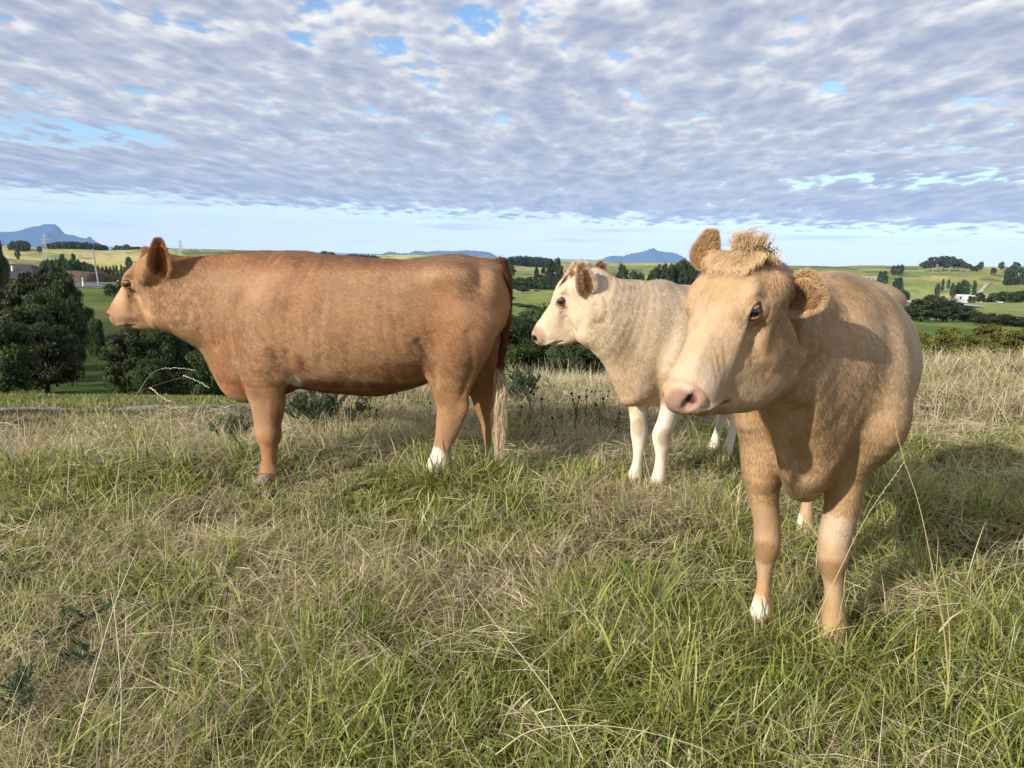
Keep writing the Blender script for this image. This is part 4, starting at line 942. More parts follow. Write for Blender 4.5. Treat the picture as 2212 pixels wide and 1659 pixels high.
def build_sea():
    m = bpy.data.materials.new('sea_water'); m.use_nodes = True; T = NT(m.node_tree); T.n.clear()
    g = T.new('ShaderNodeNewGeometry'); n = T.noise(g.outputs['Position'], .004, 4.0)
    p = T.new('ShaderNodeBsdfPrincipled', {'Base Color': (.035, .075, .15, 1), 'Roughness': .35, 'Specular IOR Level': .5})
    b = T.new('ShaderNodeBump', {'Strength': .5, 'Distance': 2.0, 'Height': n}); T.l.new(b.outputs[0], p.inputs['Normal'])
    T.new('ShaderNodeOutputMaterial', {0: p.outputs[0]})
    az = np.linspace(-pi / 2, pi / 2, 61); rr = np.array([3000, 5000, 9000, 20000, 60000.])
    A, Rr = np.meshgrid(az, rr); V = np.stack([Rr * np.sin(A), Rr * np.cos(A), np.full_like(A, -120)], -1).reshape(-1, 3)
    i = np.arange(4)[:, None] * 61; j = np.arange(60)[None]; a = i + j
    tag(mesh_np('sea', V, np.stack([a, a + 61, a + 62, a + 1], -1).reshape(-1, 4), m), kind='structure')

def mountain(pts, D, depth, seed, mat, name='mountain_range'):
    """a rocky headland: its skyline pts (picture column, picture row), a real body behind and in front of it"""
    pts = np.array(pts, float); xs = np.linspace(pts[0, 0], pts[-1, 0], 240)
    ys = np.interp(xs, pts[:, 0], pts[:, 1]) + 1.6 * (vnoise(np.stack([xs, xs * 0 + seed, xs * 0], -1), .35) - .5) + .8 * (vnoise(np.stack([xs, xs * 0 + seed, xs * 0], -1), 1.1) - .5); X = (xs - 1106) / FOC * D
    H = np.maximum((hz(xs) - ys) / FOC * D + HCAM, -118)
    nv = 41; v = np.linspace(-1, 1, nv)
    prof = (1 - np.abs(v) ** 1.25); 
    Px = X[:, None] * np.ones(nv); Py = D + v[None] * depth * (.35 + .65 * np.clip((H[:, None] + 120) / (H.max() + 120), 0, 1))
    P = np.stack([Px, Py, np.zeros_like(Px)], -1)
    rid = (fbm(P + seed * 100, 1 / (depth * .22), 4) - .5)
    Z = -122 + (H[:, None] + 122) * prof[None] * np.minimum(1 + rid * .9 * (1 - prof[None]) * 1.6, 1 / np.maximum(prof[None], .3) * .97) 
    V = np.stack([Px, Py, Z], -1).reshape(-1, 3)
    i = np.arange(239)[:, None] * nv; j = np.arange(nv - 1)[None]; a = i + j
    o = mesh_np(name, V, np.stack([a, a + nv, a + nv + 1, a + 1], -1).reshape(-1, 4), mat); tag(o, kind='structure'); return o

def build_haze():
    """the air itself: a closed box of thin haze round everything but the sky"""
    m = bpy.data.materials.new('haze'); m.use_nodes = True; T = NT(m.node_tree); T.n.clear()
    v = T.new('ShaderNodeVolumePrincipled', {'Color': (.36, .60, 1.0, 1), 'Density': HAZE, 'Anisotropy': -.15})
    o = T.new('ShaderNodeOutputMaterial'); T.l.new(v.outputs[0], o.inputs[1])
    b = boxes('haze', [(-19000, -3000, -140, 19000, 21000, 760)], m); tag(b, kind='stuff'); return b
HAZE = 3.8e-5

# ------------------------------------------------------------------ trees and bushes
def leaf_mat(name, trans=.25):
    m = bpy.data.materials.new(name); m.use_nodes = True; T = NT(m.node_tree); T.n.clear()
    c = T.new('ShaderNodeVertexColor', layer_name='coat')
    p = T.new('ShaderNodeBsdfPrincipled', {'Base Color': c.outputs[0], 'Roughness': .6, 'Specular IOR Level': .25})
    t = T.new('ShaderNodeBsdfTranslucent', {0: T.mix(.5, c.outputs[0], (.12, .16, .02))})
    T.new('ShaderNodeOutputMaterial', {0: T.new('ShaderNodeMixShader', {0: trans, 1: p.outputs[0], 2: t.outputs[0]}).outputs[0]})
    return m
LEAF = leaf_mat('foliage', .2)
BARK = simple_mat('bark', (.085, .065, .05), .9, .1, 14, .35); PALEBARK = simple_mat('pale_bark', (.30, .26, .21), .85, .15, 20, .3)

def tubes(name, lines, mat, parent=None, sides=6):
    V = []; Q = []
    for pts, rad in lines:
        pts = np.array(pts, float); n = len(pts); t = nrm(np.gradient(pts, axis=0))
        ref = np.array([.31, .95, .1]); u = nrm(np.cross(t, ref)); w = np.cross(t, u)
        a = np.linspace(0, 2 * pi, sides, endpoint=False)
        ring = pts[:, None] + (u[:, None] * np.cos(a)[None, :, None] + w[:, None] * np.sin(a)[None, :, None]) * np.array(rad)[:, None, None]
        b = sum(len(x) for x in V); V.append(ring.reshape(-1, 3))
        i = np.arange(n - 1)[:, None] * sides; j = np.arange(sides)[None]; jn = (j + 1) % sides
        Q.append(np.stack([i + j, i + jn, i + sides + jn, i + sides + j], -1).reshape(-1, 4) + b)
    return mesh_np(name, np.vstack(V), np.vstack(Q), mat, parent)

def leaves(name, C, Nn, size, col, mat, parent, aspect=.55, rg=RNG):
    n = len(C); Nn = nrm(Nn); r = rg.normal(0, 1, (n, 3)); u = nrm(np.cross(Nn, r)); v = np.cross(Nn, u)
    s = size * rg.uniform(.6, 1.3, (n, 1)); u = u * s; v = v * s * aspect
    V = np.stack([C - u, C - v * .9, C + u, C + v * .9], 1).reshape(-1, 3)
    Q = np.arange(n * 4).reshape(-1, 4)
    return mesh_np(name, V, Q, mat, parent, np.repeat(col, 4, axis=0), smooth=False)

KINDS = {
 # clumps, flat, spread: how the foliage is bunched; cols: dark and light leaf colours, with cloud shade put into totara and broad
 'totara': dict(n=70, flat=.50, cr=.15, lo=.16, prof=[.6, .95, 1, .95, .8, .45], a=(.013, .020, .009), b=(.065, .080, .024), bark='d'),
 'broad': dict(n=60, flat=.75, cr=.17, lo=.10, prof=[.7, 1, 1, .95, .75, .4], a=(.016, .030, .010), b=(.070, .110, .030), bark='d'),
 'pale': dict(n=44, flat=.65, cr=.15, lo=.34, prof=[.5, .9, 1, .9, .7, .35], a=(.030, .048, .020), b=(.075, .10, .040), bark='p'),
 'pine': dict(n=46, flat=.45, cr=.13, lo=.20, prof=[.9, 1, .85, .65, .42, .15], a=(.016, .028, .014), b=(.040, .060, .026), bark='d'),
 'gum': dict(n=34, flat=.6, cr=.15, lo=.45, prof=[.5, .8, 1, 1, .8, .4], a=(.040, .052, .030), b=(.085, .10, .055), bark='p'),
 'shrub': dict(n=46, flat=.8, cr=.22, lo=.02, prof=[.9, 1, 1, .9, .7, .4], a=(.035, .048, .014), b=(.12, .135, .035), bark='d'),
 'olive': dict(n=70, flat=.42, cr=.13, lo=.03, prof=[.9, 1, .95, .8, .55, .25], a=(.050, .055, .012), b=(.17, .165, .035), bark='d'),
 'column': dict(n=40, flat=.9, cr=.18, lo=.05, prof=[.8, 1, .95, .75, .5, .2], a=(.045, .055, .028), b=(.10, .115, .05), bark='d'),
}
def make_tree(kind, nleaf, leaf, seed, name='tree'):
    """one tree of height 1 and crown radius .5, its parts under an Empty at the origin"""
    k = KINDS[kind]; rg = np.random.default_rng(seed); root = empty(name)
    lo = k['lo']; lines = []; cl = []
    top = .93; lean = rg.uniform(-.05, .05, 2)
    tp = np.array([[lean[0] * t, lean[1] * t, t * top] for t in np.linspace(-.03, 1, 7)]); tp[1:-1, :2] += rg.normal(0, .012, (5, 2))
    lines.append((tp, np.linspace(.034, .006, 7) * (1.2 if kind != 'column' else .8)))
    prof = np.interp(np.linspace(0, 1, 50), np.linspace(0, 1, len(k['prof'])), k['prof'])
    for i in range(k['n']):
        h = rg.uniform(0, 1) ** .9; z = lo + (1 - lo) * h * .95; R = .5 * prof[int(h * 49)] * rg.uniform(.30, 1.10) ** .6
        a = i * 2.4 + rg.uniform(-.5, .5); c = np.array([cos(a) * R * .86, sin(a) * R * .86, z])
        cl.append((c, k['cr'] * rg.uniform(.6, 1.25)))
        if i % 2 == 0 or kind in ('gum', 'pale'):
            z0 = max(lo * .7, z - R * .8 - .05); s0 = np.array([lean[0] * z0, lean[1] * z0, z0]); mid = (s0 + c) / 2 + np.array([0, 0, -.02]) + rg.normal(0, .015, 3)
            lines.append(([s0, mid, c], [.011, .007, .002]))
    tubes('trunk', lines, PALEBARK if k['bark'] == 'p' else BARK, root)
    w = np.array([r ** 2 for _, r in cl]); idx = rg.choice(len(cl), nleaf, p=w / w.sum())
    cc = np.array([c for c, _ in cl])[idx]; rr = np.array([r for _, r in cl])[idx]
    d = nrm(rg.normal(0, 1, (nleaf, 3))); rad = rg.random(nleaf) ** .4
    off = d * (rr * rad)[:, None]; off[:, 2] *= k['flat']
    off *= (1 + .35 * (fbm(cc * 3 + d * 2, 1.3, 2) - .5))[:, None]
    C = cc + off; C[:, 2] = np.maximum(C[:, 2], .01)
    Nn = d * .7 + np.array([0, 0, .55]) + rg.normal(0, .45, (nleaf, 3))
    tone = rg.random(len(cl))[idx][:, None] ** 1.5 * 1.0 + rg.random((nleaf, 1)) * .25
    col = np.array(k['a']) * (1 - tone) + np.array(k['b']) * tone
    leaves('crown', C, Nn, leaf, col, LEAF, root, rg=rg)
    return root

PROTO = {}; USED = set()
def tree(kind, px, top, D, wpx, label, group=None, cat='tree', fine=None, sink=0.0, name=None, base=None):
    """put a tree of a kind at picture column px and depth D so that its top reaches row top"""
    fine = fine if fine is not None else (2 if D < 30 else 1 if D < 130 else 0)
    var = RNG.integers(0, 2 if fine else 3)
    key = (kind, fine, int(var), name or 'tree')
    if key not in PROTO:
        nl, lf = {2: (30000, .017), 1: (17000, .025), 0: (2000, .060)}[fine]
        PROTO[key] = make_tree(kind, nl, lf, hash((kind, fine, int(var))) % 1000 if False else (len(kind) * 37 + fine * 11 + int(var) * 5 + ord(kind[0])), name or 'tree')
    src = PROTO[key]
    p = at(px, top, D); gz = float(ground_z(p[0], D)) - sink; h = max(p[2] - gz, .4)
    if key in USED:
        o = src.copy(); COL.objects.link(o)
        for ch in src.children:
            c = ch.copy(); COL.objects.link(c); c.parent = o
    else: o = src; USED.add(key)
    w = wpx * (1.3 if D < 130 else 1.12) / FOC * D
    o.location = (p[0], D, gz); o.scale = (w, w, h / .99); o.rotation_euler = (0, 0, RNG.uniform(0, 6.28))
    for kk in ('group',):
        if kk in o: del o[kk]
    tag(o, label, cat, group); return o

def plant_trees():
    g1 = 'dark trees in the valley on the left'
    L = [('totara', 22, 608, 66, 110, 'dark evergreen tree rising above the black tree, by the left edge of the picture'),
         ('totara', 62, 592, 60, 85, 'dark evergreen tree just below the grey house roof'),
         ('totara', 106, 574, 62, 95, 'tallest dark evergreen tree of the left clump, its top beside the road'),
         ('broad', 138, 600, 58, 52, 'dark green bushy tree on the right side of the left clump'),
         ('totara', 152, 640, 54, 36, 'low dark evergreen tree at the right edge of the left clump'),
         ('broad', 88, 632, 50, 60, 'grey green rounded tree in the middle of the left clump'),
         ('totara', 45, 665, 47, 110, 'brownish dark tree with drooping sprays above the black tree'),
         ('totara', 112, 655, 50, 62, 'dark tree with flat layers of foliage over the green paddock'),
         ('totara', 92, 695, 40, 112, 'nearly black spreading tree standing behind the fence posts'),
         ('broad', 2, 690, 36, 95, 'bright leafy green tree cut off by the left edge of the picture'),
         ('gum', -12, 535, 60, 40, 'thin open crowned tree against the blue headland at the left edge')]
    for a in L: tree(*a, group=None)
    tree('broad', 207, 694, 78, 30, 'small round tree standing alone in the green paddock')
    tree('broad', 190, 668, 92, 26, 'small dark tree above the lone round tree in the paddock')
    for i, (px, top, D, w, lb) in enumerate([(268, 606, 150, 36, 'dark bush below the road, touching the brown cow\'s nose'), (236, 614, 145, 26, 'dark bush just below the road, left of the brown cow\'s nose'), (300, 612, 145, 40, 'dark bush behind the brown cow\'s muzzle')]):
        tree('broad', px, top, D, w, lb, cat='bush', name='bush')
    for a in [('totara', 264, 722, 36, 72, 'dark tree with a bare trunk under the brown cow\'s nose'), ('totara', 305, 705, 40, 90, 'dark evergreen tree under the brown cow\'s chin'), ('broad', 350, 712, 37, 80, 'green leafy tree under the brown cow\'s jaw'),
              ('totara', 398, 715, 42, 95, 'dark tree under the brown cow\'s throat'), ('pale', 420, 690, 46, 90, 'tree with pale twigs beside the brown cow\'s throat'), ('broad', 455, 745, 35, 80, 'leafy tree behind the brown cow\'s brisket'), ('broad', 330, 775, 32, 60, 'low bushy tree behind the white grass seed heads')]:
        tree(*a)
    for a in [('broad', 1105, 690, 18, 130, 'glossy dark green tree directly behind the brown cow\'s tail'), ('broad', 1165, 672, 19, 130, 'tallest glossy green tree between the brown cow and the white cow'), ('broad', 1030, 770, 17, 110, 'dark green tree seen between the brown cow\'s hind legs and belly'),
              ('broad', 1205, 730, 20, 110, 'dark green tree below the white cow\'s muzzle'), ('broad', 1300, 745, 21, 110, 'dark green tree below the white cow\'s jaw'), ('broad', 1370, 735, 22, 120, 'dark tree behind the white cow\'s chest'), ('broad', 960, 795, 18, 90, 'low dark tree under the brown cow\'s flank')]:
        tree(*a)
    tree('pale', 1232, 735, 15.5, 90, 'tree with a pale bare trunk and thin limbs below the white cow\'s head', fine=1)
    gy = 'yellow green bushes below the hill on the right'
    for i, (px, top, D, w) in enumerate([(1990, 718, 23, 100), (2045, 708, 22, 95), (2095, 722, 20, 90), (2140, 700, 22, 110), (2195, 712, 20, 110), (2240, 705, 23, 110), (1950, 730, 24, 90), (2070, 742, 19, 90), (2170, 745, 18.5, 80), (2010, 750, 18.5, 80)]):
        tree('olive', px, top, D, w, 'yellow green bush beyond the dry grass on the right', gy, 'bush', fine=1, name='bush')
    gd = 'dark native wood right of the nearest cow'
    for i in range(26):
        px = 1960 + i * 11 + RNG.uniform(-5, 5); top = np.interp(px, [1955, 2010, 2060, 2110, 2160, 2250], [668, 640, 650, 672, 678, 690]) + RNG.uniform(-3, 6)
        tree('totara', px, top, 212 + RNG.uniform(-20, 20), RNG.uniform(34, 50), 'dark tree in the wood right of the nearest cow', gd, fine=0)
    # valley floor, middle
    gm = 'trees along the valley hedges'
    for px, top, D, w, kd in [(1130, 618, 300, 32, 'pale'), (1160, 640, 320, 14, 'broad'), (1100, 604, 420, 30, 'broad'), (1125, 600, 430, 34, 'broad'), (1150, 598, 450, 30, 'totara'), (1180, 600, 440, 30, 'broad'), (1210, 602, 460, 30, 'broad'),
                              (1090, 640, 260, 40, 'broad'), (1110, 655, 220, 44, 'totara'), (1140, 658, 210, 40, 'broad'), (1175, 662, 200, 44, 'totara'), (1200, 668, 190, 40, 'broad'),
                              (1350, 583, 600, 22, 'totara'), (1368, 586, 600, 24, 'broad'), (1385, 590, 600, 18, 'broad'), (1335, 590, 590, 12, 'broad'), (1345, 572, 900, 18, 'broad'), (1085, 575, 600, 24, 'totara'), (1100, 572, 620, 26, 'totara')]:
        tree(kd, px, top, D, w, 'small far valley tree between the brown and white cows', gm, fine=0)
    for px, top, D, w in [(1160, 578, 520, 18), (1175, 572, 520, 20), (1190, 560, 560, 24), (1204, 558, 560, 26), (1212, 575, 520, 24), (1225, 582, 520, 22)]:
        tree('pine', px, top, D, w, 'tall dark pine in the clump above the white cow\'s forehead', 'tall pines left of the white cow', fine=0)
    for i in range(16):
        px = 1408 + i * 6.6; top = np.interp(px, [1405, 1430, 1450, 1475, 1490, 1515], [584, 572, 574, 560, 566, 592]) + RNG.uniform(-2, 3)
        tree('totara', px, top, 440 + RNG.uniform(-25, 25), RNG.uniform(16, 24), 'dark tree in the small wood by the nearest cow\'s ear', 'small wood left of the nearest cow\'s ear', fine=0)
    # hills on the left
    for px, top, D, w, lb in [(133, 549, 800, 10, 'lone tree low on the sunlit hill, left one of two'), (158, 548, 820, 9, 'lone tree low on the sunlit hill, right one of two'), (277, 556, 700, 13, 'dark round tree on the hillside in front of the brown cow\'s forehead'),
                              (37, 537, 900, 9, 'upright tree at the left foot of the sunlit hill'), (85, 532, 1100, 10, 'small tree on the ridge below the left pylon')]:
        tree('broad', px, top, D, w, lb, fine=0)
    for i in range(15):
        px = 96 + i * 7.6; top = np.interp(px, [95, 130, 170, 210], [562, 560, 564, 578]) + RNG.uniform(-2, 3)
        tree('broad', px, top, 410 + RNG.uniform(-15, 15), RNG.uniform(13, 19), 'tree in the wood at the foot of the sunlit hill', 'wood at the foot of the sunlit hill', fine=0)
    for i in range(16):
        px = 205 + i * 8 + RNG.uniform(-2, 2)
        tree('column', px, 570 + .02 * i + RNG.uniform(0, 5), 380 + RNG.uniform(-8, 8), RNG.uniform(7, 10), 'pale poplar in the row beside the brown cow\'s face', 'pale poplars across the valley', fine=0)
    for i, (px, top, D, w) in enumerate([(255, 531, 1600, 24), (272, 530, 1600, 26), (292, 533, 1300, 22), (305, 534, 1300, 22), (380, 538, 1400, 16), (365, 536, 1400, 14)]):
        tree('broad', px, top, D, w, 'far tree on the coastal plain near the brown cow\'s ears', 'far trees on the coastal plain', fine=0)
    # hill on the right
    for px, top, w in [(1998, 567, 14), (2008, 563, 16), (2018, 556, 18), (2030, 559, 16), (2042, 554, 20), (2054, 555, 20), (2063, 562, 16), (2072, 560, 16), (2080, 566, 14), (2090, 570, 14), (2012, 568, 14), (2048, 566, 18)]:
        tree('gum', px, top, 1180 + RNG.uniform(-20, 20), w * 1.25, 'tall gum tree in the clump on the right skyline', 'gum trees on the right skyline', fine=0)
    gh = 'single trees dotted over the right hill'
    for px, top, D, w in [(1903, 587, 800, 12), (1912, 586, 800, 14), (1939, 600, 700, 16), (1946, 600, 700, 14), (1932, 574, 1100, 12), (1942, 573, 1100, 12), (1950, 572, 1120, 8), (2102, 575, 1150, 12), (2112, 572, 1160, 8), (2145, 578, 1100, 7), (2150, 579, 1100, 7),
                              (2038, 603, 780, 6), (2050, 604, 800, 6), (2027, 613, 700, 10), (2070, 610, 700, 10), (2085, 606, 700, 22), (2107, 606, 700, 8), (2060, 612, 690, 10), (1905, 626, 480, 18), (1920, 624, 480, 20), (1935, 622, 500, 24), (1955, 628, 470, 22), (1890, 628, 470, 16),
                              (2100, 640, 420, 16), (2118, 632, 400, 18), (2150, 634, 390, 26), (2172, 630, 390, 30), (2196, 630, 380, 34), (2218, 628, 380, 36), (2135, 645, 380, 22), (2190, 575, 1000, 20), (2206, 577, 1000, 20), (2180, 580, 990, 16), (2165, 566, 1300, 12), (2196, 566, 1300, 16), (2120, 566, 1300, 10)]:
        tree('broad' if RNG.random() < .6 else 'totara', px, top, D, w, 'single far tree on the slope of the right hill', gh, fine=0)

def far_wood(name, label, cols, D, depth, h, n, kind, seed):
    """a wood so far off that it reads as one mass"""
    rg = np.random.default_rng(seed); k = KINDS[kind]; px = rg.uniform(cols[0], cols[1], n); y = D + rg.uniform(-depth, depth, n)
    x = (px - 1106) / FOC * y; z = ground_z(x, y); hh = h * rg.uniform(.6, 1.1, n) * (1 - .4 * np.abs((px - np.mean(cols)) / (cols[1] - cols[0]) * 2) ** 3)
    m = 110; d = nrm(rg.normal(0, 1, (n, m, 3))); r = rg.random((n, m, 1)) ** .35
    C = np.stack([x, y, z + hh * .52], -1)[:, None] + d * r * np.stack([hh * .33, hh * .33, hh * .5], -1)[:, None]
    tone = rg.random((n, 1, 1)) * .8 + rg.random((n, m, 1)) * .2
    col = np.array(k['a']) * (1 - tone) + np.array(k['b']) * tone
    o = leaves(name, C.reshape(-1, 3), (d * .6 + np.array([0, 0, .6]) + rg.normal(0, .4, d.shape)).reshape(-1, 3), h * .11, col.reshape(-1, 3), LEAF, None, rg=rg)
    tag(o, label, 'wood', kind='stuff'); return o

# ------------------------------------------------------------------ things in the landscape
def boxes(name, bl, mat, parent=None):
    """boxes (x0,y0,z0,x1,y1,z1) given in the parent's own axes"""
    V = []; Q = []
    for b in bl:
        o = len(V); x0, y0, z0, x1, y1, z1 = b
        V += [(x0, y0, z0), (x1, y0, z0), (x1, y1, z0), (x0, y1, z0), (x0, y0, z1), (x1, y0, z1), (x1, y1, z1), (x0, y1, z1)]
        Q += [(o, o + 3, o + 2, o + 1), (o + 4, o + 5, o + 6, o + 7), (o, o + 1, o + 5, o + 4), (o + 1, o + 2, o + 6, o + 5), (o + 2, o + 3, o + 7, o + 6), (o + 3, o, o + 4, o + 7)]
    me = bpy.data.meshes.new(name); me.from_pydata([tuple(v) for v in V], [], Q); me.materials.append(mat)
    o = bpy.data.objects.new(name, me); return link(o, parent)

def pent(name, rows, mat, parent):
    me = bpy.data.meshes.new(name); me.from_pydata(rows[0], [], rows[1]); me.materials.append(mat)
    return link(bpy.data.objects.new(name, me), parent)

def shed(px, py, D, L, Wd, H, rot, roofc, wallc, label, name='farm_shed', cat='shed', group=None, open_front=False):
    p = at(px, py, D); z = float(ground_z(p[0], D)) - .3
    root = empty(name, (p[0], D, z)); root.rotation_euler = (0, 0, rot); tag(root, label, cat, group)
    w = simple_mat('shed_wall', wallc, .8, .2, 2, .15); r = simple_mat('shed_roof', roofc, .55, .3, 2, .12); dk = simple_mat('dark_opening', (.02, .02, .022), .6, .3)
    hx, hy = L / 2, Wd / 2; hr = H + Wd * .22
    pent('wall', ([(-hx, -hy, 0), (hx, -hy, 0), (hx, hy, 0), (-hx, hy, 0), (-hx, -hy, H), (hx, -hy, H), (hx, hy, H), (-hx, hy, H), (-hx, 0, hr), (hx, 0, hr)],
                  [(0, 1, 5, 4), (2, 3, 7, 6), (1, 2, 6, 9, 5), (3, 0, 4, 8, 7)]), w, root)
    e = .35; t = .15
    pent('roof', ([(-hx - e, -hy - e, H - .1 + t), (hx + e, -hy - e, H - .1 + t), (hx + e, 0, hr + t), (-hx - e, 0, hr + t), (-hx - e, hy + e, H - .1 + t), (hx + e, hy + e, H - .1 + t),
                   (-hx - e, -hy - e, H - .1), (hx + e, -hy - e, H - .1), (hx + e, 0, hr + .003), (-hx - e, 0, hr + .003), (-hx - e, hy + e, H - .1), (hx + e, hy + e, H - .1)],
                  [(0, 1, 2, 3), (3, 2, 5, 4), (7, 6, 9, 8), (8, 9, 10, 11), (0, 6, 7, 1), (5, 11, 10, 4), (1, 7, 8, 2), (2, 8, 11, 5), (3, 9, 6, 0), (4, 10, 9, 3)]), r, root)
    n = max(1, int(L / 5))
    for i in range(n):
        c = -hx + (i + .5) * L / n; dw = (L / n) * (.4 if open_front else .16)
        boxes('door' if (i == 0 or open_front) else 'window', [(c - dw, -hy - .04, .1 if (i == 0 or open_front) else H * .4, c + dw, -hy + .05, H * .85)], dk, root)
    return root

def build_things():
    pale = simple_mat('galvanised_steel', (.45, .47, .50), .5, .5); wood = simple_mat('weathered_post', (.22, .16, .10), .85, .2, 30, .3); white = simple_mat('white_paint', (.72, .72, .70), .6, .3)
    conc = simple_mat('pole_concrete', (.30, .30, .30), .8, .2, 4, .15); grey = simple_mat('grey_roof_tile', (.05, .048, .052), .8, .2, 3, .2); red = simple_mat('house_wall', (.30, .24, .19), .8, .2, 2, .1)
    # lattice pylons
    def pylon(px, base, top, D, label):
        p = at(px, base, D); t = at(px, top, D); z = min(p[2], float(ground_z(p[0], D))); h = t[2] - z
        root = empty('pylon', (p[0], D, z)); tag(root, label, 'pylon', 'pylons on the skyline')
        o = np.array([p[0], D, z]); b = h * .085; r = h * .0035; lines = []
        lev = [0, .18, .34, .48, .60, .70, .79, .87, .94, 1.0]; wd = lambda f: b * (1 - f) ** 1.1 + h * .010
        for sx in (1, -1):
            for sy in (1, -1): lines.append(([o + [sx * wd(f), sy * wd(f), h * f] for f in lev], [r * 1.4] * len(lev)))
        for f0, f1 in zip(lev[:-1], lev[1:]):
            a, c = wd(f0), wd(f1)
            for s in (1, -1):
                lines.append(([o + [-a, s * a, h * f0], o + [c, s * c, h * f1]], [r, r])); lines.append(([o + [a, s * a, h * f0], o + [-c, s * c, h * f1]], [r, r]))
                lines.append(([o + [s * a, -a, h * f0], o + [s * c, c, h * f1]], [r, r])); lines.append(([o + [s * a, a, h * f0], o + [s * c, -c, h * f1]], [r, r]))
        tubes('tower', lines, pale, root, 4)
        for f, L in ((.66, .15), (.78, .17), (.90, .12)):
            tubes('cross_arm', [([o + [-h * L, 0, h * f], o + [0, 0, h * (f + .02)], o + [h * L, 0, h * f]], [r * .8, r * 2, r * .8]), ([o + [-h * L, 0, h * f], o + [h * L, 0, h * f]], [r, r])], pale, root, 4)
    pylon(97, 531, 504, 950, 'lattice pylon standing in front of the blue headland')
    pylon(390, 553, 517, 620, 'lattice pylon just behind the brown cow\'s ear')
    def pole(px, base, top, D, r, label, mat, arm=True, lean=0):
        p = at(px, base, D); t = at(px, top, D); z = float(ground_z(p[0], D)); o = np.array([p[0], D, z - .2]); h = t[2] - z
        root = empty('power_pole', tuple(o)); tag(root, label, 'power pole', 'power poles')
        tubes('pole', [([o, o + [lean, 0, h]], [r, r * .6])], mat, root, 8)
        if arm: tubes('cross_arm', [([o + [lean - 1.1, 0, h * .94], o + [lean + 1.1, 0, h * .94]], [.07, .07])], mat, root, 6)
    pole(213, 602, 536, 172, .20, 'grey concrete power pole leaning slightly beside the road', conc, True, -.9)
    for px, base, top, D, lb in [(2288 / 1.0777, 718, 700, 230, 'thin pole among the dark trees at far right'), (2068, 606, 596, 700, 'far small pole beside the farm track')]:
        pole(px, base, top, D, .12, lb, wood)
    # road with its marker posts, guard rail and bank
    asphalt = simple_mat('asphalt', (.10, .105, .115), .85, .2, 3, .12); line = simple_mat('road_line', (.62, .62, .60), .8, .2)
    c = [(at(px, 600, D)[0], D) for px, D in [(40, 214), (100, 196), (160, 178), (215, 172), (260, 172), (320, 176), (380, 184)]]
    c = np.array(c); c = catmull(c, 6); nn = nrm(np.stack([-np.gradient(c[:, 1]), np.gradient(c[:, 0])], 1))
    sheet('road', c - nn * 7.5, c + nn * 7.5, asphalt, .12); 
    for off in (-6.6, 0, 6.6): sheet('road_marking', c + nn * (off - .12), c + nn * (off + .12), line, .14)
    bank = simple_mat('cut_bank', (.10, .070, .048), .95, .1, 1.2, .35)
    bl = [(at(px, 590, D)[0], D) for px, D in [(120, 196), (170, 188), (215, 190), (262, 198)]]; bl = catmull(np.array(bl), 6)
    hgt = np.interp(np.linspace(0, 1, len(bl)), [0, .15, .6, 1], [.4, 2.3, 2.0, .2])
    V = []; 
    for (x, y), h in zip(bl, hgt):
        z = float(ground_z(x, y))
        for k, (dy, dz) in enumerate([(-3, -.3), (-1.5, h * .6), (0, h), (4, h * 1.05), (9, h * .3), (13, -.5)]): V.append((x, y + dy, z + dz + .3 * vnoise(np.array([[x, y + dy, 0]]), .4)[0]))
    i = np.arange(len(bl) - 1)[:, None] * 6; j = np.arange(5)[None]; a = i + j
    tag(mesh_np('bank', V, np.stack([a, a + 6, a + 7, a + 1], -1).reshape(-1, 4)[:, ::-1], bank), kind='structure')
    for px, D, lb in [(254, 163, 'white marker post on the road edge, near the brown cow\'s nose'), (178, 168, 'white marker post on the road edge, beside the dark trees')]:
        p = at(px, 600, D); z = float(ground_z(p[0], D)); root = empty('marker_post', (p[0], D, z)); tag(root, lb, 'marker post', 'road marker posts')
        boxes('post', [(-.12, -.05, 0, .12, .05, 1.9)], white, root); boxes('reflector', [(-.125, -.06, 1.35, .125, .055, 1.6)], simple_mat('reflector', (.4, .03, .02), .3, .5), root)
    # house roof among the trees at the left
    p = at(28, 575, 88); z = p[2] - 3.6; z -= .9; root = empty('house', (p[0], 88, z)); tag(root, 'house with a dark grey hipped roof behind the trees at the left edge', 'house')
    boxes('wall', [(-4.4, -3.6, 0, 4.4, 3.6, 3.3)], red, root)
    pent('roof', ([(-5, -4.2, 3.3), (5, -4.2, 3.3), (5, 4.2, 3.3), (-5, 4.2, 3.3), (-2.0, 0, 4.75), (2.0, 0, 4.75)], [(0, 1, 5, 4), (1, 2, 5), (2, 3, 4, 5), (3, 0, 4), (0, 3, 2, 1)]), grey, root)
    for x in (-2.6, .4, 3): boxes('window', [(x - .6, -3.66, 1.2, x + .6, -3.55, 2.4)], simple_mat('window_glass', (.03, .035, .04), .1, .6), root)
    tubes('roof_vent', [([np.array([p[0] + 1.2, 88 - 2, z + 3.9]), np.array([p[0] + 1.2, 88 - 2, z + 4.6])], [.12, .12])], white, root)
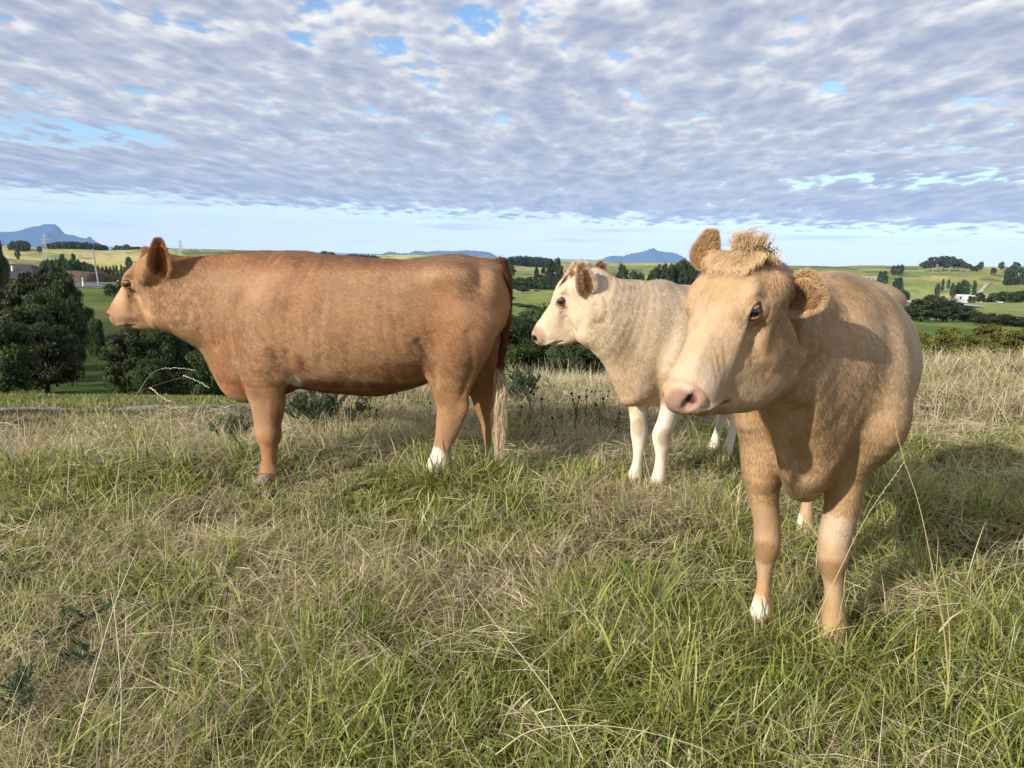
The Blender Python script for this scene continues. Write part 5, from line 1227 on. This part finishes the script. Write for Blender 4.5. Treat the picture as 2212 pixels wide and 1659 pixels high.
    # farm buildings on the right
    S = [(2035, 637, 520, 11, 7, 2.6, .1, (.42, .42, .41), (.35, .35, .33), 'long white roofed shed, left one of the farm buildings below the right hill', False),
         (2060, 638, 520, 10, 7, 2.6, 0, (.12, .12, .13), (.30, .30, .30), 'dark roofed open shed between the two white sheds', True),
         (2087, 640, 500, 9, 6, 2.4, -.1, (.44, .44, .43), (.35, .34, .32), 'white roofed shed right of the dark open shed', False),
         (2100, 642, 495, 9, 6, 2.6, .2, (.60, .62, .62), (.5, .5, .48), 'small pale shed at the right end of the farm buildings', False),
         (1873, 588, 850, 16, 9, 3.2, .1, (.65, .65, .63), (.55, .54, .52), 'white shed on the hillside just above the nearest cow\'s back', False),
         (1862, 590, 850, 14, 8, 2.6, 0, (.10, .12, .16), (.25, .25, .26), 'dark roofed shed on the hillside beside the white shed', False),
         (1880, 581, 960, 20, 9, 3.0, .1, (.42, .26, .20), (.5, .42, .36), 'reddish roofed farmhouse on the hillside above the white shed', False),
         (2098, 615, 650, 9, 6, 2.6, .3, (.60, .60, .60), (.5, .5, .48), 'pale cottage among trees below the farm track', False),
         (2083, 613, 670, 10, 6, 2.4, -.2, (.62, .60, .56), (.5, .5, .48), 'pale roofed barn left of the round dark tree on the right hill', False),
         (2197, 572, 1100, 18, 10, 4.0, 0, (.60, .55, .50), (.62, .58, .52), 'cream house on the skyline at the far right edge', False),
         (2207, 574, 1090, 14, 8, 3.4, .3, (.50, .32, .24), (.62, .58, .52), 'house with a reddish roof on the skyline at the far right edge', False),
         (1353, 575, 880, 16, 8, 3.0, .0, (.62, .62, .62), (.5, .5, .5), 'pale shed on the far slope above the white cow\'s neck', False),
         (2149, 641, 440, 8, 5, 2.2, 0, (.62, .62, .60), (.5, .5, .48), 'tiny white shed right of the farmyard, above the dark wood', False)]
    for px, py, D, L, Wd, H, rot, rc, wc, lb, of in S:
        shed(px, py, D, L, Wd, H, rot, rc, wc, lb, 'farm_shed' if 'house' not in lb and 'cottage' not in lb else 'farmhouse', 'shed' if 'house' not in lb and 'cottage' not in lb else 'house', None, of)
    # farm track on the right hill, pond
    tr = simple_mat('gravel_track', (.42, .37, .30), .95, .1, .5, .15)
    for k, line_ in enumerate([[(2090, 650), (2104, 690), (2118, 760), (2135, 830), (2156, 930)], [(2118, 700), (2135, 640), (2150, 600), (2160, 560)]]):
        c = np.array([(at(px, 610, D)[0], D) for px, D in line_]); c = catmull(c, 5); nn = nrm(np.stack([-np.gradient(c[:, 1]), np.gradient(c[:, 0])], 1)); sheet('track', c - nn * 1.8, c + nn * 1.8, tr, .6)
    wat = simple_mat('pond_water', (.16, .20, .26), .12, .6)
    c = np.array([(at(px, 660, D)[0], D) for px, D in [(1925, 330), (1960, 322), (2020, 318), (2080, 312), (2110, 306)]]); c = catmull(c, 5)
    wv = np.interp(np.linspace(0, 1, len(c)), [0, .3, .8, 1], [3, 14, 12, 2])[:, None]; sheet('pond', c - [0, 1] * wv, c + [0, 1] * wv, wat, onz=float(ground_z(c[:, 0], c[:, 1]).max()) + .6)
    # grey metalled track below the brown cow's chest
    c = np.array([(-7.2, 10.2), (-6.2, 10.9), (-5.2, 11.9), (-4.4, 13.2), (-3.7, 15.0), (-3.0, 17.4), (-2.0, 21.)]); c = catmull(c, 6); nn = nrm(np.stack([-np.gradient(c[:, 1]), np.gradient(c[:, 0])], 1))
    stone = simple_mat('crushed_stone', (.25, .255, .27), .95, .1, 22, .45)
    for o_ in (-.62, .62): sheet('track', c + nn * (o_ - .34), c + nn * (o_ + .34), stone, .012)
    # post and wire fence behind the crest at the left
    posts = [(2, 52), (30, 51), (52, 49), (68, 49), (86, 50), (228, 50), (260, 50), (345, 51), (392, 51), (430, 52), (480, 53)]
    root = None; pts = []
    xy = []
    for px, D in posts: xy.append((at(px, 820, D)[0], D))
    root = empty('fence', (xy[0][0], xy[0][1], float(ground_z(*xy[0])))); tag(root, 'wooden post and wire fence below the dark trees on the left', 'fence')
    for (x, y) in xy:
        z = float(ground_z(x, y)); h = RNG.uniform(.95, 1.2); tubes('post', [([np.array([x, y, z - .1]), np.array([x + RNG.uniform(-.05, .05), y, z + h])], [.075, .065])], wood, root, 7); pts.append((x, y, z))
    for k in range(4):
        ln = []
        for (x, y, z) in pts: ln.append(np.array([x, y - .08, z + .3 + .25 * k]))
        tubes('wire', [(ln, [.005] * len(ln))], pale, root, 4)
    # far headlands across the water
    rock = simple_mat('haze_blue_rock', (.030, .050, .095), .9, .1, .004, .25)  # distance haze partly put into the rock as a blue colour
    mountain([(-60, 506), (-20, 503), (0, 501), (40, 501), (58, 496), (80, 490), (92, 489), (108, 484), (127, 485), (134, 492), (142, 503), (150, 506), (165, 508), (178, 513), (192, 515), (198, 511), (203, 515), (214, 524), (222, 530)], 16000, 520, 1, rock, 'headland')
    mountain([(815, 551), (830, 545), (842, 543), (856, 547), (880, 546), (892, 541), (915, 543), (940, 541), (975, 542), (1000, 540), (1020, 541), (1040, 543), (1052, 545), (1065, 552)], 16500, 520, 2, rock, 'island')
    mountain([(1286, 562), (1294, 557), (1310, 552), (1322, 552), (1335, 553), (1352, 547), (1368, 545), (1386, 540), (1392, 536), (1395, 537), (1398, 534), (1406, 541), (1420, 543), (1440, 545), (1458, 552), (1470, 558)], 17000, 560, 3, rock, 'island')
    far_wood('pine_wood', 'long dark pine wood on the far hilltop behind the brown cow\'s rump', (1085, 1192), 1350, 45, 17, 260, 'pine', 5)
    far_wood('wood', 'dark strip of bush on the ridge below the headland, left part', (26, 68), 1150, 30, 13, 90, 'totara', 6)
    far_wood('wood', 'dark strip of bush running down behind the sunlit hill', (100, 235), 1260, 40, 12, 220, 'totara', 7)
    far_wood('wood', 'rough bush covering the valley floor left of the white cow', (1095, 1235), 500, 40, 6, 260, 'broad', 8)
    far_wood('wood', 'low wood below the skyline houses at the far right', (2150, 2290), 860, 60, 9, 160, 'totara', 9)
    far_wood('wood', 'clump of trees on the skyline above the brown cow\'s back', (688, 722), 1250, 15, 12, 40, 'pine', 10)
    far_wood('wood', 'dark scrub on the far hill behind the brown cow\'s loin', (742, 815), 1400, 20, 9, 80, 'pine', 11)

# ------------------------------------------------------------------ the sward
def grass_mat():
    m = bpy.data.materials.new('grass_blades'); m.use_nodes = True; T = NT(m.node_tree); T.n.clear()
    c = T.new('ShaderNodeVertexColor', layer_name='coat')
    p = T.new('ShaderNodeBsdfPrincipled', {'Base Color': c.outputs[0], 'Roughness': .55, 'Specular IOR Level': .3})
    t = T.new('ShaderNodeBsdfTranslucent', {0: c.outputs[0]})
    T.new('ShaderNodeOutputMaterial', {0: T.new('ShaderNodeMixShader', {0: .40, 1: p.outputs[0], 2: t.outputs[0]}).outputs[0]})
    return m
GRASS = grass_mat()
PAL_G = np.array([[.20, .28, .045], [.30, .37, .07], [.44, .46, .12], [.15, .21, .035], [.50, .48, .17], [.37, .38, .09]])
PAL_D = np.array([[.70, .59, .37], [.58, .47, .28], [.82, .73, .50], [.46, .36, .21], [.66, .56, .29], [.56, .44, .28]])

def wedge(n, d0, d1, a0=-50, a1=50, power=1.0, rg=RNG):
    u = rg.random(n); D = (d0 ** (2 - power) + u * (d1 ** (2 - power) - d0 ** (2 - power))) ** (1 / (2 - power)); a = np.radians(rg.uniform(a0, a1, n))
    return D * np.sin(a), D * np.cos(a)

def dryness(x, y):
    P = np.stack([x, y, np.zeros_like(x)], -1); D = np.hypot(x, y); t = x / np.maximum(y, .1)
    d = fbm(P + 5, .85, 3) * .9 + fbm(P + 61, 2.6, 2) * .5 - .37
    d = d + np.clip((D - 5.2) / 2.2, 0, 1) * .22 * (t < .1) + np.clip((D - 6) / 3, 0, 1) * .30 * (t >= .1)
    d = d - .10 * np.exp(-((x + 1.6) ** 2 + (y - 3.3) ** 2) / .9) - .10 * np.exp(-((x - .25) ** 2 + (y - 2.4) ** 2) / .5) - .14 * np.exp(-((x - 1.5) ** 2 + (y - 2.0) ** 2) / .6) + .10 * np.exp(-((x + .7) ** 2 + (y - 2.5) ** 2) / .3) + .10 * np.exp(-((x - .6) ** 2 + (y - 3.4) ** 2) / .5)
    return d
def edge_left(x, y):
    # long grass stops at the crest on the left, where the grazed slope begins
    t = x / np.maximum(y, .1); P = np.stack([x, y, np.zeros_like(x)], -1)
    return np.hypot(x, y) < np.where(t < -.18, 7.3, np.where(t < .02, 7.3 + (t + .18) * 25, 30)) + 1.2 * (fbm(P + 71, .9, 2) - .5)
def tall(x, y):
    P = np.stack([x, y, np.zeros_like(x)], -1); return fbm(P + 33, 1.7, 2)

def sward(name, x, y, k, length, width, elev, azim, droop, col, mat, label, rootk=.55, rg=RNG, zoff=0.0):
    n = len(x); z = ground_z(x, y) - .004 + zoff
    d = np.stack([np.cos(elev) * np.cos(azim), np.cos(elev) * np.sin(azim), np.sin(elev)], -1)
    hor = np.stack([np.cos(azim), np.sin(azim), np.zeros(n)], -1)
    s = np.linspace(0, 1, k)[None, :, None]; L = length[:, None, None]
    P = np.stack([x, y, z], -1)[:, None] + d[:, None] * s * L + (hor[:, None] * .35 - np.array([0, 0, 1.0])) * (s ** 2) * L * droop[:, None, None]
    sd = np.stack([-np.sin(azim), np.cos(azim), np.zeros(n)], -1); tw = rg.uniform(-.9, .9, n)[:, None]
    side = nrm(sd * np.cos(tw) + np.cross(sd, d) * np.sin(tw))
    bend = rg.normal(0, .06, (n, 1, 1)) * L * s ** 2; P = P + sd[:, None] * bend
    P[..., 2] = np.maximum(P[..., 2], ground_z(P[..., 0], P[..., 1]) + .004 if False else (z[:, None] - .0))
    prof = np.interp(np.linspace(0, 1, k), [0, .3, .75, 1], [.7, 1, .7, .08])
    Wd = width[:, None] * prof[None]
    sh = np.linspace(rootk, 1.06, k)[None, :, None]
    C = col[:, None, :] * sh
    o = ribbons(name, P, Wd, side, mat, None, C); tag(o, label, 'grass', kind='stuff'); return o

def build_grass(q=1.0):
    rg = np.random.default_rng(101)
    wf = lambda D: 1 + np.clip(D - 2.2, 0, 14) * .16
    # 1. green blades in tufts
    nt = int(16500 * q); tx, ty = wedge(nt, 1.25, 14.5, power=1.35, rg=rg)
    dr = dryness(tx, ty); keep = rg.random(nt) < np.clip(1.25 - (dr - .25) * 2.0, .16, 1); keep &= edge_left(tx, ty); tx, ty, dr = tx[keep], ty[keep], dr[keep]
    hv = [(-1.47, 4.45), (-1.44, 4.46), (-1.40, 4.47), (-.50, 4.47), (-.45, 4.46), (-.12, 4.70), (-.16, 4.66), (1.19, 2.50), (1.14, 2.49), (.93, 2.60), (.98, 2.62)]
    hx = np.array([v[0] for v in hv for _ in range(12)]); hy = np.array([v[1] for v in hv for _ in range(12)]); hx = hx + rg.normal(0, .05, len(hx)); hy = hy + rg.normal(0, .025, len(hy)) - .02
    tx = np.concatenate([tx, hx]); ty = np.concatenate([ty, hy]); dr = np.concatenate([dr, np.full(len(hx), .3)])
    per = rg.integers(12, 34, len(tx)); idx = np.repeat(np.arange(len(tx)), per); n = len(idx)
    r = rg.random(n) ** .6 * .05; a = rg.uniform(0, 2 * pi, n); x = tx[idx] + r * np.cos(a); y = ty[idx] + r * np.sin(a)
    D = np.hypot(x, y); hgt = (.07 + .20 * np.clip(tall(x, y) * 1.8 - .4, 0, 1.2) * rg.uniform(.5, 1.5, len(tx))[idx]) * rg.uniform(.5, 1.2, n); hgt[idx >= len(tx) - len(hx)] *= 1.5
    lean = rg.uniform(0, 2 * pi, len(tx))[idx]; az = a + rg.normal(0, .8, n) + .0 * lean; el = np.radians(np.clip(rg.normal(58, 22, n), 5, 89))
    c = PAL_G[rg.integers(0, 6, len(tx))[idx]] * rg.uniform(.7, 1.3, (n, 1)); isd = rg.random(n) < np.clip((dr[idx] - .15), .05, .6); c[isd] = PAL_D[rg.integers(0, 6, isd.sum())] * rg.uniform(.7, 1.15, (isd.sum(), 1))
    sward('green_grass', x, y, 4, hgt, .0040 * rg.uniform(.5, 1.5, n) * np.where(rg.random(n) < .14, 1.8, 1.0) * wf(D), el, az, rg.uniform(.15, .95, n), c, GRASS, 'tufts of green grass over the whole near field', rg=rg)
    # 2. dead thatch: fine straws lying every way
    n = int(300000 * q); x, y = wedge(n, 1.25, 15, power=1.15, rg=rg); dr = dryness(x, y); keep = rg.random(n) < np.clip(.15 + (dr - .15) * 1.9, .10, 1); keep &= edge_left(x, y); x, y, dr = x[keep], y[keep], dr[keep]; n = len(x); D = np.hypot(x, y)
    gx = np.floor(x * 9 + 3 * vnoise(np.stack([x, y, x * 0], -1), 5)); gy = np.floor(y * 9); swirl = vnoise(np.stack([gx, gy, gx * 0], -1), .77) * 12.6
    az = np.where(rg.random(n) < .45, swirl + rg.normal(0, .5, n), rg.uniform(0, 2 * pi, n)); el = np.radians(np.clip(rg.normal(30, 24, n), -2, 86))
    L = rg.uniform(.07, .30, n) * (.6 + .8 * tall(x, y)); c = PAL_D[rg.integers(0, 6, n)] * rg.uniform(.65, 1.2, (n, 1))
    zo = rg.uniform(0, .075, n) * (.5 + tall(x, y))
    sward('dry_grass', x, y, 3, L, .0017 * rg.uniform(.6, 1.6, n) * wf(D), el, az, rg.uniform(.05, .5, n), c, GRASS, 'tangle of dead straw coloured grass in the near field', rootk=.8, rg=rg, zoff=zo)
    # 2b. pale straw pressed flat in mats
    nm = int(190 * q); mx, my = wedge(nm, 1.4, 9, power=1.2, rg=rg); per = rg.integers(30, 90, nm); idx = np.repeat(np.arange(nm), per); n = len(idx); ma = rg.uniform(0, 2 * pi, nm)
    x = mx[idx] + rg.normal(0, .085, n); y = my[idx] + rg.normal(0, .055, n); D = np.hypot(x, y); az = ma[idx] + rg.normal(0, .45, n) + pi * (rg.random(n) < .5)
    c = PAL_D[rg.integers(0, 3, n)] * rg.uniform(.8, 1.25, (n, 1))
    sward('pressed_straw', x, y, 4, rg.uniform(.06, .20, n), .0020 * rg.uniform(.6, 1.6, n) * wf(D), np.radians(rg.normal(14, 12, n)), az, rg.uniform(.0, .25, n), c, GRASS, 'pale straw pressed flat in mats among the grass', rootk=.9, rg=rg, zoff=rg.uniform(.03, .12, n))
    # 3. low mat that closes the ground
    n = int(200000 * q); x, y = wedge(n, 1.25, 15, power=1.2, rg=rg); D = np.hypot(x, y); dr = dryness(x, y); g = rg.random(n) > np.clip(dr * 1.3, .2, .85)
    c = np.where(g[:, None], PAL_G[rg.integers(0, 6, n)] * .8, PAL_D[rg.integers(0, 6, n)] * .6) * rg.uniform(.6, 1.2, (n, 1))
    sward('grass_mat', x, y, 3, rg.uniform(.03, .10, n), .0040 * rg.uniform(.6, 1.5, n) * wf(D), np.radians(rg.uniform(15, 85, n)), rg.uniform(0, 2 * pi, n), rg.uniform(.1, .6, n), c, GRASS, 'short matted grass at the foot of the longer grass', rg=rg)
    # 4. fine tall stems with loose seed heads along the crest and at the sides
    n = int(9000 * q); x, y = wedge(n, 1.3, 14, power=1.1, rg=rg); D = np.hypot(x, y); t = x / y
    w = np.clip((D - 4.2) / 2.5, 0, 1) * .9 + .16 * (t < -.4) + .75 * (t > .36) + .05; keep = (rg.random(n) < w * np.clip(dryness(x, y) * 1.3, .2, 1)); keep &= edge_left(x, y); x, y, D = x[keep], y[keep], D[keep]; n = len(x)
    c = PAL_D[rg.integers(0, 3, n)] * rg.uniform(.75, 1.2, (n, 1)) * [.95, .95, .95]
    sward('seeding_grass', x, y, 6, rg.uniform(.20, .46, n), .0022 * wf(D) * rg.uniform(.7, 1.3, n), np.radians(np.clip(rg.normal(72, 13, n), 30, 90)), rg.uniform(0, 2 * pi, n), rg.uniform(.05, .30, n), c, GRASS, 'thin upright stems of seeding grass on the crest and at the sides', rootk=.9, rg=rg)
    # 5. the slope beyond the crest
    n = int(60000 * q); x, y = wedge(n, 14, 34, -38, 38, power=1.0, rg=rg); D = np.hypot(x, y)
    c = np.where((rg.random(n) < .8)[:, None], PAL_G[rg.integers(0, 6, n)], PAL_D[rg.integers(0, 6, n)] * .7) * rg.uniform(.6, 1.1, (n, 1))
    sward('slope_grass', x, y, 3, rg.uniform(.06, .2, n), .02 * rg.uniform(.6, 1.5, n), np.radians(rg.uniform(30, 85, n)), rg.uniform(0, 2 * pi, n), rg.uniform(.1, .5, n), c, GRASS, 'green grass on the slope beyond the crest', rg=rg)

GORSE = leaf_mat('gorse_spines', .1)
def gorse(px, py, Y, h, wd, n_st, label, seed, lean=(0, 0)):
    """a young gorse plant: woody stems closely set with grey green spines"""
    rg = np.random.default_rng(seed); p = at(px, py, Y); z = float(ground_z(p[0], Y)); o = np.array([p[0], Y, z]); root = empty('gorse_bush', tuple(o)); tag(root, label, 'gorse')
    lines = []; C = []; Dd = []
    for i in range(n_st):
        a = rg.uniform(0, 2 * pi); r = rg.random() ** .5 * wd * .5; b = o + [cos(a) * r * .3, sin(a) * r * .3, 0]; H = h * rg.uniform(.55, 1.0); tip = b + [cos(a) * r + lean[0] * H, sin(a) * r + lean[1] * H, H]
        m = (b + tip) / 2 + rg.normal(0, .03, 3); pts = catmull([b, m, tip], 6); lines.append((pts, np.linspace(.004, .0012, len(pts))))
        sub = [pts]
        for j in range(int(6 + H * 12)):
            k = rg.integers(2, len(pts) - 1); q = pts[k]; L = rg.uniform(.05, .14) * (1 - k / len(pts) * .5); d = nrm(np.array([rg.normal(), rg.normal(), .7])); br = np.array([q, q + d * L * .5, q + d * L + [0, 0, L * .2]]); lines.append((br, [.002, .0015, .0008])); sub.append(br)
        for s in sub:
            ln = np.linalg.norm(s[-1] - s[0]); m_ = int(ln * 900); t = rg.random(m_) * (len(s) - 1); i0 = t.astype(int).clip(0, len(s) - 2); f = (t - i0)[:, None]; c = s[i0] * (1 - f) + s[i0 + 1] * f
            ax = nrm(s[i0 + 1] - s[i0]); d = nrm(rg.normal(0, 1, (m_, 3)) + ax * .9); C.append(c); Dd.append(d)
    tubes('stem', lines, BARK, root, 5)
    C = np.vstack(C); Dd = np.vstack(Dd); n = len(C); L = rg.uniform(.010, .024, n)[:, None, None] * (1 + Y * .04); s = np.array([0, .5, 1])[None, :, None]
    P = C[:, None] + Dd[:, None] * L * s; col = np.array([.050, .085, .052]) * rg.uniform(.6, 1.5, (n, 1)) + rg.random((n, 1)) * [.03, .035, .0]
    ribbons('spines', P, .0026 * (1 + Y * .10) * np.array([1, .8, .15])[None] * np.ones((n, 1)), nrm(np.cross(Dd, rg.normal(0, 1, (n, 3)))), GORSE, root, col)

def stalk(pts, r, col, label, heads=None, name='grass_stalk', leafy=0, seed=0):
    """one long grass stem through (column, row, depth) points; heads: (from, to) fraction of the stem set with seeds"""
    W_ = np.array([at(*p) for p in pts]); o = W_[0].copy(); root = empty(name, tuple(o)); tag(root, label, 'grass stalk', 'long grass stalks')
    c = catmull(W_, 8); rg = np.random.default_rng(seed)
    m = simple_mat('stalk_straw', col, .7, .2); tubes('stem', [(c, np.linspace(r, r * .45, len(c)))], m, root, 5)
    if heads:
        i0, i1 = int(heads[0] * (len(c) - 1)), len(c) - 1; n = heads[2]; C = []; 
        for t in np.linspace(i0, i1, n):
            k = int(min(t, len(c) - 2)); f = t - k; C.append(c[k] * (1 - f) + c[k + 1] * f)
        C = np.array(C); ax = nrm(c[i1] - c[i0]); V = []; Q = []
        for q in C:
            L = heads[3]; d = nrm(ax + rg.normal(0, .25, 3)); u = nrm(np.cross(d, [.3, -.8, .5])); w = np.cross(d, u); q = q + u * rg.uniform(-.004, .004)
            b = len(V); ring = [(-.5, .2), (-.15, 1), (.25, .8), (.5, .15)]
            for (t, s) in ring:
                for a in range(5): V.append(q + d * t * L + (u * cos(a * 1.2566) + w * sin(a * 1.2566)) * s * L * .28)
            for i in range(3):
                for a in range(5): Q.append((b + i * 5 + a, b + i * 5 + (a + 1) % 5, b + (i + 1) * 5 + (a + 1) % 5, b + (i + 1) * 5 + a))
        mesh_np('seed_head', np.array(V), np.array(Q), simple_mat('seed', heads[4], .6, .3), root)
    return root

def build_plants():
    gorse(700, 925, 6.1, .34, .62, 26, 'dark gorse bush in the grass behind the brown cow, between its legs', 1)
    gorse(505, 925, 6.0, .20, .30, 8, 'small gorse sprig beside the brown cow\'s front leg', 2)
    gorse(1125, 850, 7.0, .42, .34, 14, 'blue green gorse plant standing right of the brown cow\'s tail', 3)
    gorse(35, 1430, 2.52, .17, .05, 2, 'gorse sprig leaning right in the grass at the lower left', 4, lean=(1.75, .55))
    gorse(165, 1490, 2.30, .18, .04, 1, 'thin upright gorse shoot in the lower left corner', 5, lean=(.25, .1))
    gorse(0, 1545, 2.02, .20, .10, 2, 'gorse shoot at the bottom left edge of the picture', 6, lean=(.6, .1))
    straw = (.50, .40, .22); red = (.26, .15, .09); white = (.80, .76, .60)
    stalk([(0, 1015, 3.2), (120, 930, 3.35), (230, 880, 3.5), (320, 838, 3.6), (400, 813, 3.65)], .0012, red, 'long reddish stem arching over the valley at left', seed=1)
    stalk([(322, 838, 3.6), (335, 845, 3.6), (352, 855 + 5, 3.6), (367, 868, 3.6)], .0012, straw, 'drooping head of white seeds, steepest of the three at left', (0.05, 1, 16, .008, white), seed=2)
    stalk([(290, 860, 3.6), (330, 805, 3.62), (375, 795, 3.65), (420, 799, 3.65)], .0009, straw, 'arching head of white seeds at left, topmost of the three', (.5, 1, 13, .007, white), seed=3)
    stalk([(395, 812, 3.66), (412, 817, 3.66), (435, 827, 3.66), (450, 838, 3.66)], .0012, straw, 'drooping head of white seeds beside the brown cow\'s chest', (.05, 1, 14, .0075, white), seed=4)
    L = [([(1760, 1345, 2.35), (1800, 1260, 2.36), (1870, 1120, 2.38), (1953, 998, 2.40)], .0016, straw, 'straw stem slanting up to the right of the nearest cow\'s leg', (.8, 1, 9, .0055, straw)),
         ([(2050, 1500, 2.05), (2040, 1370, 2.1), (2015, 1230, 2.15), (1985, 1090, 2.2), (1950, 985, 2.25), (1932, 910, 2.28)], .0020, (.36, .29, .14), 'tall bent stem right of the nearest cow', (.75, 1, 14, .0055, (.36, .24, .13))),
         ([(2042, 1530, 2.0), (2052, 1420, 2.05), (2046, 1300, 2.1), (2030, 1200, 2.15)], .0022, (.30, .30, .09), 'thick yellow green stem at the lower right', None),
         ([(150, 1650, 1.75), (190, 1500, 1.8), (250, 1300, 1.9), (300, 1180, 2.0)], .0018, (.62, .54, .36), 'pale straw leaning right at the lower left', None),
         ([(255, 1640, 1.8), (262, 1500, 1.85), (250, 1350, 1.95), (240, 1280, 2.0)], .0014, (.60, .52, .36), 'thin pale straw standing upright at the lower left', None),
         ([(1070, 1630, 1.75), (1160, 1575, 1.78), (1330, 1570, 1.8), (1500, 1610, 1.8), (1560, 1650, 1.78)], .0018, (.50, .42, .24), 'long straw bowed flat near the bottom of the picture', None),
         ([(1260, 1640, 1.8), (1190, 1500, 2.0), (1080, 1360, 2.2), (1010, 1270, 2.4)], .0018, (.50, .44, .22), 'long straw lying from the middle down to the bottom edge', None),
         ([(1130, 1450, 2.2), (1210, 1380, 2.3), (1290, 1290, 2.45), (1320, 1240, 2.5)], .0014, (.50, .42, .26), 'straight straw leaning right in the middle of the field', None),
         ([(2090, 1590, 1.85), (2150, 1560, 1.88), (2212, 1530, 1.9)], .0022, (.38, .35, .14), 'straw pointing right at the lower right corner', None),
         ([(1180, 1000, 5.2), (1172, 930, 5.25), (1165, 850, 5.3), (1163, 800, 5.3)], .0020, (.55, .50, .40), 'pale thin stem standing between the brown cow and the white cow', None),
         ([(50, 1160, 3.3), (85, 1080, 3.4), (128, 985, 3.5)], .0018, (.60, .52, .32), 'pale stem leaning right in the straw at left', None),
         ([(190, 1165, 3.2), (240, 1080, 3.3), (262, 985, 3.4)], .0016, (.58, .50, .30), 'straight pale stem in the grass at left', None)]
    for i, (pts, r, c, lb, hd) in enumerate(L): stalk(pts, r, c, lb, hd, seed=10 + i)
    # dead flower heads, dark on wiry stems
    rg = np.random.default_rng(55); dk = (.035, .025, .02)
    for i in range(34):
        px = rg.uniform(1115, 1345) if i < 26 else rg.uniform(800, 930); Y = rg.uniform(5.6, 7.4); py = rg.uniform(845, 905)
        top = at(px, py, Y); z = float(ground_z(top[0], Y)); 
        if top[2] < z + .05: top[2] = z + .15
        o = np.array([top[0], Y, z]); root = empty('dead_flower', tuple(o)); tag(root, 'dead dark flower head on a wiry stem, behind the cows', 'dead flower', 'dead dark flower heads')
        mid = (o + top) / 2 + rg.normal(0, .02, 3); ln = [([o, mid, top], [.003, .0025, .002])]; hd = [top]
        for _ in range(rg.integers(1, 4)):
            e = top + rg.normal(0, .03, 3) + [0, 0, .0]; ln.append(([mid, (mid + e) / 2 + [0, 0, .01], e], [.002, .0018, .0015])); hd.append(e)
        tubes('stem', ln, BARK, root, 4)
        V = []; Q = []
        for c in hd[:1]:
            b = len(V)
            for t, s in ((-.010, .004), (0, .011), (.008, .008), (.012, .002)):
                for a in range(6): V.append(c + [cos(a * pi / 3) * s, sin(a * pi / 3) * s, t])
            for k in range(3):
                for a in range(6): Q.append((b + k * 6 + a, b + k * 6 + (a + 1) % 6, b + k * 6 + 6 + (a + 1) % 6, b + k * 6 + 6 + a))
        mesh_np('flower_head', np.array(V), np.array(Q), simple_mat('dead_flower', dk, .8, .1), root)
    # dark mound put in for a black hole in the grass, and a small clod
    dm = simple_mat('dark_mound_surface', (.018, .014, .012), .85, .2, 40, .5)
    for px, py, s, lb in [(500, 1490, .085, 'low black mound put in for a dark hole in the grass, lower left'), (1745, 1395, .05, 'small dark clod by the nearest cow\'s hoof')]:
        d = at(px, py, 1.0) - CAM; t = -HCAM / d[2]; c = CAM + d * t; z = float(ground_z(c[0], c[1])); th = np.linspace(0, pi / 2, 7)[:, None]; ph = np.linspace(0, 2 * pi, 28, endpoint=False)[None]
        V = np.stack([np.sin(th) * np.cos(ph), np.sin(th) * np.sin(ph) * .8, np.cos(th) * .35 * np.ones_like(ph)], -1).reshape(-1, 3); V = V * (1 + .35 * (fbm(V + px, 3, 3) - .5))[:, None] * s + [c[0], c[1], z + .01]
        i = np.arange(6)[:, None] * 28; j = np.arange(28)[None]; jn = (j + 1) % 28
        o = mesh_np('dark_mound', V, np.stack([i + j, i + 28 + j, i + 28 + jn, i + jn], -1).reshape(-1, 4), dm); tag(o, lb, 'dung')

# ------------------------------------------------------------------ build it all
build_ground(); build_sea()
plant_trees(); build_things(); build_haze()
red_cow(1); white_cow(1); front_cow(1)
build_plants(); build_grass(1.0)

# look-alikes standing in a row or a wood are told apart by their place, counted from the left
ONES = ['leftmost', 'second', 'third', 'fourth', 'fifth', 'sixth', 'seventh', 'eighth', 'ninth', 'tenth', 'eleventh', 'twelfth', 'thirteenth', 'fourteenth', 'fifteenth', 'sixteenth', 'seventeenth', 'eighteenth', 'nineteenth', 'twentieth']
def nth(i, n):
    if i == n - 1: return 'rightmost of them'
    if i == 0: return 'leftmost of them'
    if i < n / 2: w = ONES[i] if i < 20 else 'twenty-' + ONES[i - 20]; return w + ' from the left'
    j = n - 1 - i; w = ONES[j] if j < 20 else 'twenty-' + ONES[j - 20]; return w + ' from the right'
same = {}
for o in COL.objects:
    if o.parent is None and 'group' in o and 'label' in o: same.setdefault((o['group'], o['label']), []).append(o)
for (g, lb), L in same.items():
    if len(L) < 2: continue
    L.sort(key=lambda o: o.location.x / o.location.y)
    for i, o in enumerate(L): o['label'] = lb + ', ' + nth(i, len(L))
